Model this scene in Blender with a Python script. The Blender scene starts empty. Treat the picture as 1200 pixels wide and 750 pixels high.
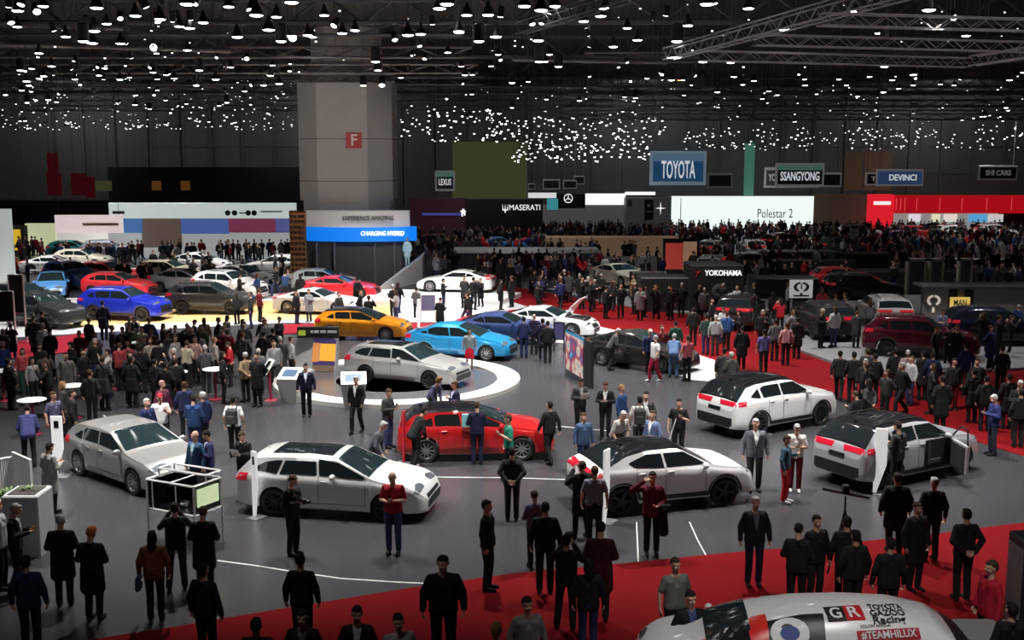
import bpy, bmesh, math, random
import numpy as np
from mathutils import Vector, Matrix
from mathutils.bvhtree import BVHTree
R = math.radians; PI = math.pi
sc = bpy.context.scene
col = sc.collection
rnd = random.Random(7)

# ---------------------------------------------------------------- camera
FPX, CAMH, HOR = 1280.0, 8.25, 187.0          # focal length in pixels of a 1200 wide frame, eye height, horizon row
PITCH = math.atan((375 - HOR) / FPX)
cd = bpy.data.cameras.new('camera'); cam = bpy.data.objects.new('camera', cd); col.objects.link(cam)
cd.sensor_width = 36; cd.lens = 36 * FPX / 1200; cd.clip_end = 400
cam.location = (0, 0, CAMH); cam.rotation_euler = (PI/2 - PITCH, 0, 0)
sc.camera = cam
sc.view_settings.view_transform = 'Standard'; sc.view_settings.look = 'None'
sc.view_settings.gamma = 1; sc.view_settings.use_curve_mapping = False
sc.view_settings.exposure = 0.0
# ---------------------------------------------------------------- world: a closed dark hall
w = bpy.data.worlds.new('hall_air'); sc.world = w; w.use_nodes = True
w.node_tree.nodes['Background'].inputs[0].default_value = (0.9, 0.95, 1, 1)
w.node_tree.nodes['Background'].inputs[1].default_value = 0.006
# ---------------------------------------------------------------- lamps on the rig: x, y, z, aim x, aim y, watts, cone, tint
W_ = (1, .97, .94); C_ = (.86, .9, 1.0); P_ = (.9, .85, 1.0)
SPOTS = []; POWER = 1.9
def sp(x, y, z, ax, ay, watt, cone=70, tint=W_, rad=.18, tz=0): SPOTS.append((x, y, z, ax, ay, watt*POWER, cone, tint, rad, tz))

for x, y, p in ((-13, 27, 1), (-7.5, 26, 1), (-1.5, 26, .8), (4.5, 26, 1), (10, 27, .9), (15.5, 26, .6), (-13, 34, .8), (-7, 34, 1), (-1, 34, 1), (5, 34, 1), (11, 33, 1), (-5, 41, 1), (1, 41, 1), (7, 41, .8)):
    sp(x, y, 11.8, x, y-.3, 3300*p, 78)
for x, y, p in ((-22, 50, 1), (-14, 50, 1.2), (-6, 50, 1), (2, 48, 1), (9, 46, .7), (-26, 60, 1.1), (-17, 60, 1.2), (-8, 60, 1.2), (0, 58, 1), (8, 56, .5), (16, 48, .35), (24, 46, .22), (-34, 78, 1.2), (-20, 78, 1.2), (8, 72, .4), (22, 66, .2), (34, 66, .18)):
    sp(x, y, 12.2, x, y, 4600*p, 84)
for x, y, p in ((-50, 90, 1.4), (-30, 92, 1.4), (0, 90, .5), (20, 88, .4), (40, 90, .5), (60, 90, .5), (-4, 108, .4), (22, 108, .5), (46, 108, .6)): sp(x, y, 12.4, x, y, 3500*p, 95)
for x in (-52, -22, 14, 50): sp(x, 122, 15.5, x, 136, 4500, 150, tz=10)  # added washers, only there to lift the dark back wall
sp(-7, 60, 12.2, -7.5, 67, 3500, 70); sp(-9, 46, 13.2, -13, 74, 9000, 30, tz=8.5); sp(-16, 50, 13.2, -13, 74, 7000, 30, tz=8.5)  # first spot added to brighten the white ramp, others aimed at the column
sp(-2, 9, 13.5, 9, 24, 6500, 70, tz=11.8); sp(14, 10, 13.5, 16, 27, 11000, 75, tz=11.4); sp(-16, 12, 13.5, -18, 60, 4500, 60, tz=14.5); sp(4, 30, 14, 6, 80, 4500, 60, tz=14.5)  # added lamps out of view that brighten the trusses and roof
sp(-4, 12, 12.5, -4, 19, 250, 85); sp(5, 11, 12.5, 6, 14.5, 1300, 60)

def ray(px, py):
    u = (px - 600) / FPX; v = (375 - py) / FPX
    c, s = math.cos(PITCH), math.sin(PITCH)
    return Vector((u, c + v*s, -s + v*c))
def G(px, py, z=0.0):                          # the place at height z seen at a pixel
    d = ray(px, py); t = (z - CAMH) / d.z
    return Vector((d.x*t, d.y*t, z))
def PD(px, py, Y):                             # the place at distance Y seen at a pixel
    d = ray(px, py); t = Y / d.y
    return Vector((d.x*t, Y, CAMH + d.z*t))

# ---------------------------------------------------------------- materials
MC = {}
def mat(name, c, rough=.6, metal=0, emit=None, es=0, coat=0, noise=0, nscale=8, spec=.5, alpha=None):
    key = name
    if key in MC: return MC[key]
    m = bpy.data.materials.new(name); m.use_nodes = True
    nt = m.node_tree; b = nt.nodes['Principled BSDF']
    b.inputs['Base Color'].default_value = (*c, 1)
    b.inputs['Roughness'].default_value = rough; b.inputs['Metallic'].default_value = metal
    b.inputs['Specular IOR Level'].default_value = spec
    if coat: b.inputs['Coat Weight'].default_value = coat; b.inputs['Coat Roughness'].default_value = .04
    if emit:
        b.inputs['Emission Color'].default_value = (*emit, 1); b.inputs['Emission Strength'].default_value = es
    if noise:
        n = nt.nodes.new('ShaderNodeTexNoise'); n.inputs['Scale'].default_value = nscale; n.inputs['Detail'].default_value = 3
        tc = nt.nodes.new('ShaderNodeTexCoord'); nt.links.new(tc.outputs['Object'], n.inputs['Vector'])
        mx = nt.nodes.new('ShaderNodeMix'); mx.data_type = 'RGBA'
        mx.inputs[6].default_value = (*[max(0, k*(1-noise)) for k in c], 1); mx.inputs[7].default_value = (*[min(1, k*(1+noise)) for k in c], 1)
        nt.links.new(n.outputs['Fac'], mx.inputs[0]); nt.links.new(mx.outputs[2], b.inputs['Base Color'])
    if es: m.cycles.emission_sampling = 'NONE' if es > 25 else 'AUTO'
    MC[key] = m
    return m
def cloth(c): return mat('cloth_%02x%02x%02x' % tuple(int(255*min(1, k)) for k in c), c, .88, noise=.18, nscale=14, spec=.25)
def paint(c, metal=.0): return mat('paint_%02x%02x%02x' % tuple(int(255*min(1, k)) for k in c), c, .3 if max(c) > .1 else .12, metal, coat=1 if max(c) > .1 else .3)
BLACK = mat('black_plastic', (.012, .012, .013), .45)
GLOSSB = mat('gloss_black', (.006, .006, .007), .08, coat=1)
GLASS = mat('tinted_glass', (.012, .016, .018), .05, spec=.8)
GLASSW = mat('windscreen_glass', (.014, .026, .029), .06, spec=.9)
TYRE = mat('tyre_rubber', (.012, .012, .012), .75)
RIM = mat('alloy_rim', (.55, .56, .58), .3, .9)
RIMD = mat('dark_rim', (.06, .06, .065), .35, .7)
CHROME = mat('chrome', (.75, .76, .78), .15, 1)
LAMP = mat('head_lamp', (.16, .18, .20), .1, .3, coat=1)
TAIL = mat('tail_lamp', (.55, .01, .03), .2, emit=(1, .03, .06), es=.12)
WHITE = mat('white_gloss', (.8, .8, .8), .35)
WMAT = mat('white_matt', (.75, .75, .75), .7)
GREY = mat('grey_metal', (.22, .22, .23), .45, .4)
DGREY = mat('dark_grey', (.035, .035, .037), .6)
MATTB = mat('matt_black', (.01, .01, .01), .8)
SKIN = mat('skin_fair', (.52, .30, .22), .6); SKIN2 = mat('skin_brown', (.24, .12, .075), .6)
EYE = mat('eye_dark', (.03, .02, .02), .3); LIP = mat('lip', (.36, .13, .11), .5)

# ---------------------------------------------------------------- object helpers
def tag(o, label=None, cat=None, group=None, kind=None):
    if label: o['label'] = label
    if cat: o['category'] = cat
    if group: o['group'] = group
    if kind: o['kind'] = kind
    return o
def link(name, me, parent=None, mats=None, loc=None, rot=None, scale=None):
    o = bpy.data.objects.new(name, me); col.objects.link(o)
    if mats:
        while len(me.materials) < len(mats): me.materials.append(None)
        for i, m in enumerate(mats):
            if me.materials[i] is None: me.materials[i] = m
            elif me.materials[i] != m:
                o.material_slots[i].link = 'OBJECT'; o.material_slots[i].material = m
    if parent: o.parent = parent
    if loc is not None: o.location = loc
    if rot is not None: o.rotation_euler = rot if hasattr(rot, '__len__') else (0, 0, rot)
    if scale is not None: o.scale = scale if hasattr(scale, '__len__') else (scale,)*3
    return o
def empty(name, loc=(0, 0, 0), rz=0, scale=1):
    o = bpy.data.objects.new(name, None); col.objects.link(o); o.empty_display_size = .2
    o.location = loc; o.rotation_euler = (0, 0, rz); o.scale = (scale,)*3
    return o
class MB:                                      # collects simple shapes into ONE mesh
    def __init__(s): s.v = []; s.f = []; s.m = []
    def add(s, vs, fs, mi=0):
        k = len(s.v); s.v += [tuple(p) for p in vs]; s.f += [tuple(i+k for i in f) for f in fs]; s.m += [mi]*len(fs); return s
    def box(s, x0, x1, y0, y1, z0, z1, mi=0, rz=0, c=None):
        vs = [(x, y, z) for z in (z0, z1) for (x, y) in ((x0, y0), (x1, y0), (x1, y1), (x0, y1))]
        if rz:
            c = c or ((x0+x1)/2, (y0+y1)/2); ca, sa = math.cos(rz), math.sin(rz)
            vs = [(c[0]+(x-c[0])*ca-(y-c[1])*sa, c[1]+(x-c[0])*sa+(y-c[1])*ca, z) for x, y, z in vs]
        return s.add(vs, [(0, 3, 2, 1), (4, 5, 6, 7), (0, 1, 5, 4), (1, 2, 6, 5), (2, 3, 7, 6), (3, 0, 4, 7)], mi)
    def rbox(s, x0, x1, y0, y1, z0, z1, r=.02, mi=0):      # box with chamfered vertical and top edges
        pts = [(x0+r, y0), (x1-r, y0), (x1, y0+r), (x1, y1-r), (x1-r, y1), (x0+r, y1), (x0, y1-r), (x0, y0+r)]
        q = min(r, (z1-z0)/3)
        inn = [(min(max(x, x0+q), x1-q), min(max(y, y0+q), y1-q)) for x, y in pts]
        vs = [(x, y, z0) for x, y in pts]+[(x, y, z1-q) for x, y in pts]+[(x, y, z1) for x, y in inn]
        fs = [tuple(range(7, -1, -1)), tuple(range(16, 24))]
        for k in (0, 8):
            fs += [(k+i, k+(i+1) % 8, k+8+(i+1) % 8, k+8+i) for i in range(8)]
        return s.add(vs, fs, mi)
    def tube(s, p0, p1, r, n=8, mi=0, r1=None):
        p0 = Vector(p0); p1 = Vector(p1); r1 = r if r1 is None else r1
        d = (p1-p0).normalized(); a = d.cross(Vector((0, 0, 1)) if abs(d.z) < .9 else Vector((1, 0, 0))).normalized(); b = d.cross(a)
        vs = []
        for p, rr in ((p0, r), (p1, r1)):
            vs += [p+(a*math.cos(2*PI*i/n)+b*math.sin(2*PI*i/n))*rr for i in range(n)]
        fs = [(i, (i+1) % n, n+(i+1) % n, n+i) for i in range(n)]+[tuple(range(n-1, -1, -1)), tuple(range(n, 2*n))]
        return s.add(vs, fs, mi)
    def lathe(s, prof, n=20, c=(0, 0, 0), mi=0, axis='z', cap=True):
        vs = []
        for r, z in prof:
            for i in range(n):
                a = 2*PI*i/n
                p = (r*math.cos(a), r*math.sin(a), z) if axis == 'z' else (r*math.cos(a), z, r*math.sin(a))
                vs.append((c[0]+p[0], c[1]+p[1], c[2]+p[2]))
        fs = []
        for k in range(len(prof)-1):
            fs += [(k*n+i, k*n+(i+1) % n, (k+1)*n+(i+1) % n, (k+1)*n+i) for i in range(n)]
        if cap and prof[0][0] > 1e-5: fs.append(tuple(range(n-1, -1, -1)))
        if cap and prof[-1][0] > 1e-5: fs.append(tuple(range((len(prof)-1)*n, len(prof)*n)))
        return s.add(vs, fs, mi)
    def prism(s, pts, z0, z1, mi=0, mi_side=None):
        n = len(pts)
        vs = [(x, y, z0) for x, y in pts]+[(x, y, z1) for x, y in pts]
        s.add(vs, [tuple(range(n-1, -1, -1)), tuple(range(n, 2*n))], mi)
        k = len(s.v)-2*n
        fs = [(k+i, k+(i+1) % n, k+n+(i+1) % n, k+n+i) for i in range(n)]
        s.f += fs; s.m += [mi if mi_side is None else mi_side]*n
        return s
    def slab(s, quad, th):                     # four corner points extruded along the normal
        q = [Vector(p) for p in quad]; nn = (q[1]-q[0]).cross(q[3]-q[0]).normalized()*th
        return s.add([*q, *[p-nn for p in q]], [(0, 1, 2, 3), (7, 6, 5, 4), (0, 4, 5, 1), (1, 5, 6, 2), (2, 6, 7, 3), (3, 7, 4, 0)])
    def mesh(s, name, smooth=False):
        me = bpy.data.meshes.new(name); me.from_pydata(s.v, [], s.f); me.polygons.foreach_set('material_index', s.m)
        bm = bmesh.new(); bm.from_mesh(me); bmesh.ops.recalc_face_normals(bm, faces=bm.faces); bm.to_mesh(me); bm.free()
        if smooth:
            me.polygons.foreach_set('use_smooth', [True]*len(me.polygons)); me.set_sharp_from_angle(angle=R(38))
        me.update(); return me
    def build(s, name, mats, parent=None, smooth=False, loc=None, rot=None):
        if not isinstance(mats, (list, tuple)): mats = [mats]
        return link(name, s.mesh(name, smooth), parent, mats, loc, rot)
def text_mesh(s, size=1, depth=.01, align='CENTER', bold=0):
    c = bpy.data.curves.new('lettering', 'FONT'); c.body = s; c.size = size; c.extrude = depth; c.align_x = align; c.align_y = 'CENTER'
    c.offset = bold*size; c.resolution_u = 3
    o = bpy.data.objects.new('t', c); col.objects.link(o)
    dg = bpy.context.evaluated_depsgraph_get(); me = bpy.data.meshes.new_from_object(o.evaluated_get(dg))
    bpy.data.objects.remove(o); return me
def text(s, m, parent, loc, size, width=None, rot=(PI/2, 0, 0), depth=.01, bold=0.0, name='lettering', align='CENTER'):
    me = text_mesh(s, 1, depth/size, align, bold)
    sx = size
    if width:
        xs = [v.co.x for v in me.vertices]; sx = width/max(1e-6, max(xs)-min(xs))
    return link(name, me, parent, [m], loc, rot, (sx, size, size))
def evald(me, mods):
    o = bpy.data.objects.new('tmp', me); col.objects.link(o)
    for t, kw in mods:
        md = o.modifiers.new(t, t)
        for k, v in kw.items(): setattr(md, k, v)
    dg = bpy.context.evaluated_depsgraph_get(); r = bpy.data.meshes.new_from_object(o.evaluated_get(dg))
    bpy.data.objects.remove(o); return r
# ================================================================ people
def caps(mb, p0, r0, p1, r1, n=12, mi=0, fx=1.0):
    """tapered capsule"""
    p0 = Vector(p0); p1 = Vector(p1); d = p1-p0; L = d.length
    if L < 1e-6: d = Vector((0, 0, 1))
    d.normalize(); a = d.cross(Vector((0, 1, 0)) if abs(d.y) < .9 else Vector((1, 0, 0))).normalized(); b = d.cross(a)
    prof = [(p0, r0, t) for t in (-80, -50, -20)]+[(p1, r1, t) for t in (20, 50, 80)]
    vs = []
    for c, r, t in prof:
        cc = c+d*(r*math.sin(R(t))); rr = r*math.cos(R(t))
        vs += [cc+(a*math.cos(2*PI*i/n)+b*math.sin(2*PI*i/n))*rr for i in range(n)]
    fs = []
    for k in range(len(prof)-1): fs += [(k*n+i, k*n+(i+1) % n, (k+1)*n+(i+1) % n, (k+1)*n+i) for i in range(n)]
    fs += [tuple(range(n-1, -1, -1)), tuple(range((len(prof)-1)*n, len(prof)*n))]
    mb.add(vs, fs, mi)
def ell(mb, c, rx, ry, rz, n=14, M=None):
    vs = []; rows = 9
    for k in range(rows):
        t = -PI/2+PI*(k+.5)/rows
        for i in range(n):
            a = 2*PI*i/n; vs.append(Vector((rx*math.cos(t)*math.cos(a), ry*math.cos(t)*math.sin(a), rz*math.sin(t))))
    if M: vs = [M @ v for v in vs]
    vs = [v+Vector(c) for v in vs]
    fs = []
    for k in range(rows-1): fs += [(k*n+i, k*n+(i+1) % n, (k+1)*n+(i+1) % n, (k+1)*n+i) for i in range(n)]
    fs += [tuple(range(n-1, -1, -1)), tuple(range((rows-1)*n, rows*n))]
    mb.add(vs, fs)
V = Vector
POSES = {}
def pose(name, el, wr, hd, pn, feet=((.10, 0), (-.10, 0)), lean=0, turn=0, look=0, sway=0):
    """el / wr: elbow and wrist (left, right); hd hand direction; pn palm normal; feet: (x, y) of ankles"""
    POSES[name] = dict(el=[V(p) for p in el], wr=[V(p) for p in wr], hd=[V(p).normalized() for p in hd], pn=[V(p).normalized() for p in pn],
                       feet=feet, lean=lean, look=look)
D_ = (0, -.1, -1)
pose('stand', [(.26, .03, 1.16), (-.26, .03, 1.16)], [(.28, -.04, .91), (-.28, -.04, .91)], [D_, D_], [(-1, 0, 0), (1, 0, 0)])
pose('stride', [(.25, .12, 1.18), (-.25, -.06, 1.16)], [(.26, .14, .93), (-.24, -.2, .95)], [(0, 0, -1), (0, -.4, -1)], [(-1, 0, 0), (1, 0, 0)], feet=((.09, -.26), (-.08, .28)))
pose('phone', [(.25, -.01, 1.15), (-.25, -.01, 1.15)], [(.08, -.26, 1.20), (-.07, -.27, 1.18)], [(-.5, -.7, .3), (.5, -.7, .3)], [(0, .4, 1), (0, .4, 1)], look=22)
pose('photo', [(.27, -.16, 1.24), (-.27, -.16, 1.24)], [(.08, -.28, 1.47), (-.09, -.28, 1.47)], [(-.3, -.3, .8), (.3, -.3, .8)], [(-.6, .5, 0), (.6, .5, 0)], feet=((.16, 0), (-.13, .05)))
pose('hip', [(.37, .06, 1.18), (-.26, .03, 1.16)], [(.2, -.06, 1.02), (-.28, -.04, .91)], [(-.5, -.6, -.5), D_], [(-1, 0, 0), (1, 0, 0)], feet=((.15, 0), (-.12, .04)))
pose('salute', [(.25, -.01, 1.15), (-.42, -.10, 1.40)], [(.1, -.22, 1.1), (-.19, -.16, 1.60)], [(-.7, -.6, 0), (.8, .1, .4)], [(0, .3, 1), (0, .6, -.8)])
pose('behind', [(.28, .1, 1.18), (-.28, .1, 1.18)], [(.1, .2, .99), (-.1, .2, .98)], [(-.8, .1, -.3), (.8, .1, -.3)], [(0, 1, 0), (0, 1, 0)])
pose('talk', [(.26, .0, 1.15), (-.27, .03, 1.16)], [(.13, -.25, 1.27), (-.28, -.05, .91)], [(-.3, -.7, .5), D_], [(-.5, .4, .6), (1, 0, 0)], look=8)
pose('crossed', [(.27, -.04, 1.17), (-.27, -.04, 1.17)], [(-.03, -.2, 1.17), (.03, -.22, 1.22)], [(-1, .15, 0), (1, .15, .1)], [(0, 1, 0), (0, 1, 0)], feet=((.15, 0), (-.15, 0)))
pose('lean', [(.25, -.12, 1.14), (-.25, -.12, 1.14)], [(.16, -.3, 1.02), (-.16, -.3, 1.02)], [(0, -.8, -.4), (0, -.8, -.4)], [(0, 0, -1), (0, 0, -1)], lean=32, feet=((.13, .04), (-.13, .12)))
pose('step', [(.26, -.02, 1.16), (-.26, .08, 1.17)], [(.25, -.16, .96), (-.28, .1, .92)], [(0, -.3, -1), (0, 0, -1)], [(-1, 0, 0), (1, 0, 0)], feet=((.1, .2), (-.1, -.16)))
def U(P):                                       # bends the upper body for a leaning pose
    if not P['lean']: return lambda p: V(p)
    M = Matrix.Rotation(R(P['lean']), 4, 'X'); c = V((0, .0, .95))
    return lambda p: (M @ (V(p)-c))+c+V((0, .08, 0))
def legs(P):
    out = []
    for s, (fx, fy) in zip((1, -1), P['feet']):
        hip = V((s*.095, .0, .91)); an = V((fx, fy, .09 if fy <= .2 else .14)); kn = (hip+an)/2+V((0, -.03-.10*min(1, abs(fy)*3), 0)); kn.z = .5
        out.append((hip, kn, an))
    return out
def shoulders(): return [V((.172, .01, 1.395)), V((-.172, .01, 1.395))]
def hand(mb, w, d, n, s):
    side = d.cross(n).normalized()
    if side.dot(V((0, 0, 1)))*1 < 0 and abs(d.z) < .7: side = -side          # index finger side up
    for k in (-.026, 0, .026): caps(mb, w+side*k*.6, .017, w+d*.075+side*k, .015, 8)
    L = [.074, .082, .077, .060]
    for i in range(4):
        o = (1.5-i)*.0215; b = w+d*.075+side*o; k = d*.85+n*.28; q = b+k.normalized()*L[i]*.52
        k2 = (d*.45+n*.85).normalized(); t = q+k2*L[i]*.5
        caps(mb, b, .0092, q, .0086, 8); caps(mb, q, .0086, t, .0074, 8)
    b = w+d*.018+side*.03; q = b+(side*.75+d*.7+n*.15).normalized()*.045; t = q+(d*.9+n*.3+side*.1).normalized()*.032
    caps(mb, b, .0125, q, .0105, 8); caps(mb, q, .0102, t, .0088, 8)
def headM(P):
    u = U(P); M = Matrix.Rotation(R(P['look']-P['lean']*0.3), 3, 'X')
    if P['lean']: M = Matrix.Rotation(R(P['lean']*.7), 3, 'X')
    c = V((0, .0, 1.50))
    return lambda p: u(c)+(M @ (V(p)-c))
def body_mb(P, fingers=True, female=False):
    mb = MB(); u = U(P); h = headM(P)
    # head
    def E(c, a, b, cz): ell(mb, h(c), a, b, cz)
    E((0, .012, 1.655), .077, .094, .092); E((0, -.018, 1.60), .060, .070, .075); E((0, -.042, 1.565), .036, .040, .032)
    E((0, -.06, 1.585), .028, .024, .018)
    E((0, -.080, 1.628), .062, .018, .012) if False else None
    caps(mb, h((0, -.080, 1.645)), .009, h((0, -.100, 1.612)), .013, 8)
    for s in (1, -1):
        E((s*.034, -.072, 1.600), .02, .018, .022); E((s*.032, -.078, 1.663), .024, .014, .008)
        ell(mb, h((s*.079, .012, 1.628)), .008, .018, .031)
    caps(mb, h((0, .018, 1.58)), .054, u((0, .02, 1.44)), .060)
    # torso
    for s in (1, -1):
        sh = V((s*.165, .01, 1.395))
        caps(mb, u((s*.07, 0, .97)), .098, u((s*.085, .0, 1.2)), .098); caps(mb, u((s*.085, .0, 1.2)), .098, u((s*.095, .0, 1.34)), .105)
        caps(mb, u((s*.02, .02, 1.44)), .05, u(sh), .052)
        caps(mb, V((s*.06, 0, .97)), .1, V((s*.09, 0, .91)), .09)
    for i in (0, 1):
        sh = u(shoulders()[i]); e = u(P['el'][i]); w = u(P['wr'][i]); s = 1 if i == 0 else -1
        caps(mb, sh, .056, e, .042); caps(mb, e, .043, e.lerp(w, .3), .042); caps(mb, e.lerp(w, .3), .042, w, .026)
        if fingers: hand(mb, w, P['hd'][i], P['pn'][i], s)
        else: caps(mb, w, .026, w+P['hd'][i]*.13, .03, 8)
    for (hip, kn, an) in legs(P):
        caps(mb, hip, .088, kn, .056); caps(mb, kn, .056, kn.lerp(an, .3)+V((0, .012, 0)), .050); caps(mb, kn.lerp(an, .3)+V((0, .012, 0)), .050, an, .034)
        caps(mb, an+V((0, .02, -.04)), .036, an+V((0, -.15, -.055)), .028)
    return mb
def top_mb(P, kind):
    mb = MB(); u = U(P); g = {'shirt': .014, 'jacket': .020, 'coat': .028, 'blouse': .016}[kind]
    hem = {'shirt': .90, 'jacket': .84, 'coat': .55, 'blouse': .92}[kind]
    for s in (1, -1):
        caps(mb, u((s*.078, 0, 1.0)), .108+g, u((s*.085, 0, 1.2)), .1+g); caps(mb, u((s*.085, 0, 1.2)), .1+g, u((s*.095, 0, 1.34)), .105+g*.8)
        caps(mb, u((s*.02, .03, 1.43)), .052+g*.4, u((s*.155, .01, 1.395)), .052+g*.8)
        caps(mb, u((0, -.01, 1.0)), .105+g, u((0, -.01, 1.25)), .1+g)
        z = max(hem, .86)
        caps(mb, u((s*.078, 0, 1.0)), .108+g, u((s*.085, 0, z+.05)), .105+g)
        caps(mb, u((0, 0, 1.0)), .108+g, u((0, 0, z+.05)), .108+g)
        if hem < .8:
            fy = P['feet'][0 if s == 1 else 1][1]
            caps(mb, V((s*.08, .01, .95)), .115+g, V((s*.09, .01+fy*.3, hem+.08)), .12+g); caps(mb, V((0, .01, .95)), .115+g, V((0, .01, hem+.08)), .12+g)
    for i in (0, 1):
        sh = u(shoulders()[i]); e = u(P['el'][i]); w = u(P['wr'][i])
        if kind in ('shirt',): caps(mb, sh, .058+g, sh.lerp(e, .72), .050+g)
        else:
            caps(mb, sh, .054+g*.8, e, .045+g); caps(mb, e, .046+g, w-(w-e)*.04, .032+g*.8)
    return mb
def bot_mb(P, kind):
    mb = MB()
    if kind == 'skirt':
        prof = [(.2, .52), (.19, .7), (.175, .85), (.145, .98), (.12, 1.02)]
        mb.lathe(prof, 20); mb.v = [(x, y*.8, z) for x, y, z in mb.v]; return mb
    for s, (hip, kn, an) in zip((1, -1), legs(P)):
        caps(mb, (s*.06, 0, .99), .112, (s*.09, .0, .9), .108); caps(mb, hip, .106, kn, .074); caps(mb, kn, .078, an+V((0, .012, .02)), .066)
        caps(mb, (0, 0, .98), .11, (0, .02, .92), .105)
    return mb
def shoe_mb(P, i):
    mb = MB(); hip, kn, an = legs(P)[i]
    caps(mb, an+V((0, .03, -.045)), .046, an+V((0, -.13, -.05)), .042); caps(mb, an+V((0, -.1, -.05)), .046, an+V((0, -.17, -.056)), .036)
    caps(mb, an+V((0, .02, -.03)), .045, an+V((0, 0, .02)), .042)
    mb.v = [(x, y, max(z, an.z-.09)) for x, y, z in mb.v]
    return mb
def hair_mb(P, kind):
    mb = MB(); h = headM(P)
    def E(c, a, b, cz): ell(mb, h(c), a, b, cz)
    E((0, .026, 1.675), .083, .092, .088); E((0, .05, 1.64), .080, .066, .080)
    if kind == 'short': E((0, -.045, 1.718), .055, .04, .026)
    if kind == 'long':
        E((0, -.04, 1.72), .058, .045, .03); E((0, .065, 1.58), .085, .055, .12); E((0, .075, 1.48), .09, .05, .1)
        for s in (1, -1): E((s*.068, .02, 1.60), .025, .05, .10)
    if kind == 'curly':
        E((0, .01, 1.71), .10, .10, .075)
        for s in (1, -1): E((s*.07, .03, 1.64), .045, .07, .09)
    if kind == 'cap':
        E((0, .0, 1.705), .086, .10, .058)
        caps(mb, h((.0, -.09, 1.70)), .02, h((0, -.15, 1.69)), .012); caps(mb, h((.035, -.08, 1.70)), .02, h((.03, -.14, 1.69)), .01); caps(mb, h((-.035, -.08, 1.70)), .02, h((-.03, -.14, 1.69)), .01)
    return mb
def remesh(mb, vox, dec=None, sm=2, name='m'):
    me = mb.mesh('t')
    mods = [('REMESH', dict(mode='VOXEL', voxel_size=vox))]
    if sm: mods.append(('SMOOTH', dict(factor=.5, iterations=sm)))
    if dec: mods.append(('DECIMATE', dict(ratio=dec)))
    r = evald(me, mods); r.name = name
    r.polygons.foreach_set('use_smooth', [True]*len(r.polygons)); r.materials.clear()
    return r
PM = {}
def pm(pn, part, kind=None):
    key = (pn, part, kind)
    if key in PM: return PM[key]
    P = POSES[pn]
    if part == 'body':
        me = remesh(body_mb(P), .0058, .3, 1, 'body')
        h = headM(P); me.materials.append(None); me.materials.append(EYE); me.materials.append(LIP)
        ey = [h((s*.032, -.085, 1.638)) for s in (1, -1)]; lp = h((0, -.088, 1.583))
        for p in me.polygons:
            c = p.center
            if c.z < 1.0: continue
            if min((c-e).length for e in ey) < .0125: p.material_index = 1
            elif abs(c.x-lp.x) < .019 and abs(c.z-lp.z) < .005 and (c-lp).length < .035: p.material_index = 2
    elif part == 'top': me = remesh(top_mb(P, kind), .013, .6, 4, kind)
    elif part == 'bot': me = remesh(bot_mb(P, kind), .013, .6, 4, kind)
    elif part == 'shoe': me = remesh(shoe_mb(P, kind), .009, .5, 2, 'shoe')
    elif part == 'hair': me = remesh(hair_mb(P, kind), .009, .6, 2, 'hair')
    elif part == 'front':                        # shirt front showing between the jacket lapels
        t = pm(pn, 'top', kind); bvh = BVHTree.FromPolygons([v.co for v in t.vertices], [tuple(p.vertices) for p in t.polygons])
        mb = MB(); rows = 12; vs = []; u = U(P)
        M = Matrix.Rotation(R(P['lean']), 3, 'X') if P['lean'] else Matrix.Identity(3)
        for k in range(rows):
            z = 1.465-.33*k/(rows-1); hw = .060*(1-k/(rows-1))**.8+.006
            for j in range(5):
                o = u((hw*(j-2)/2, -.6, z)); d = M @ V((0, 1, 0)); hit = bvh.ray_cast(o, d, 1.0)
                p = hit[0] if hit[0] else u((hw*(j-2)/2, -.1, z)); vs.append(p-d*.006)
        mb.add(vs, [(k*5+j, k*5+j+1, k*5+j+6, k*5+j+5) for k in range(rows-1) for j in range(4)])
        me = mb.mesh('shirt_front', True); 
    elif part == 'far':                          # whole small figure in one mesh, five materials: skin, top, bottom, hair, shoes
        tk, bk, hk = kind; objs = []
        for mbx, mi in ((body_mb(P, False), 0), (top_mb(P, tk), 1), (bot_mb(P, bk), 2), (hair_mb(P, hk), 3), (shoe_mb(P, 0), 4), (shoe_mb(P, 1), 4)):
            a = remesh(mbx, .02 if mi in (0, 3, 4) else .028, .5, 1); a.polygons.foreach_set('material_index', [mi]*len(a.polygons)); objs.append(a)
        bm = bmesh.new()
        for a in objs: bm.from_mesh(a)
        me = bpy.data.meshes.new('figure'); bm.to_mesh(me); bm.free(); me.polygons.foreach_set('use_smooth', [True]*len(me.polygons))
    PM[key] = me
    return me
def person(loc, heading, pn='stand', top='jacket', tc=(.02, .02, .022), bc=(.02, .02, .022), hair='short', hc=(.03, .02, .015), sh=None,
           H=1.75, bot='trousers', skin=None, shoe=(.015, .015, .015), label=None, group=None, tie=None, female=False):
    """heading in degrees: 0 faces the camera, 90 the right of the hall, 180 away"""
    r = empty('person', loc, R(heading), H/1.75)
    tag(r, label, 'person', group)
    body = link('body', pm(pn, 'body'), r, [skin or SKIN, EYE, LIP])
    link({'shirt': 'shirt', 'jacket': 'jacket', 'coat': 'coat', 'blouse': 'blouse'}[top], pm(pn, 'top', top), r, [cloth(tc)])
    link(bot, pm(pn, 'bot', bot), r, [cloth(bc)])
    for i in (0, 1): link('shoe', pm(pn, 'shoe', i), r, [cloth(shoe)])
    if hair and hair != 'bald': link('cap' if hair == 'cap' else 'hair', pm(pn, 'hair', hair), r, [cloth(hc)])
    if sh:
        link('shirt_front', pm(pn, 'front', top), r, [cloth(sh)])
    return r
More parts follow.
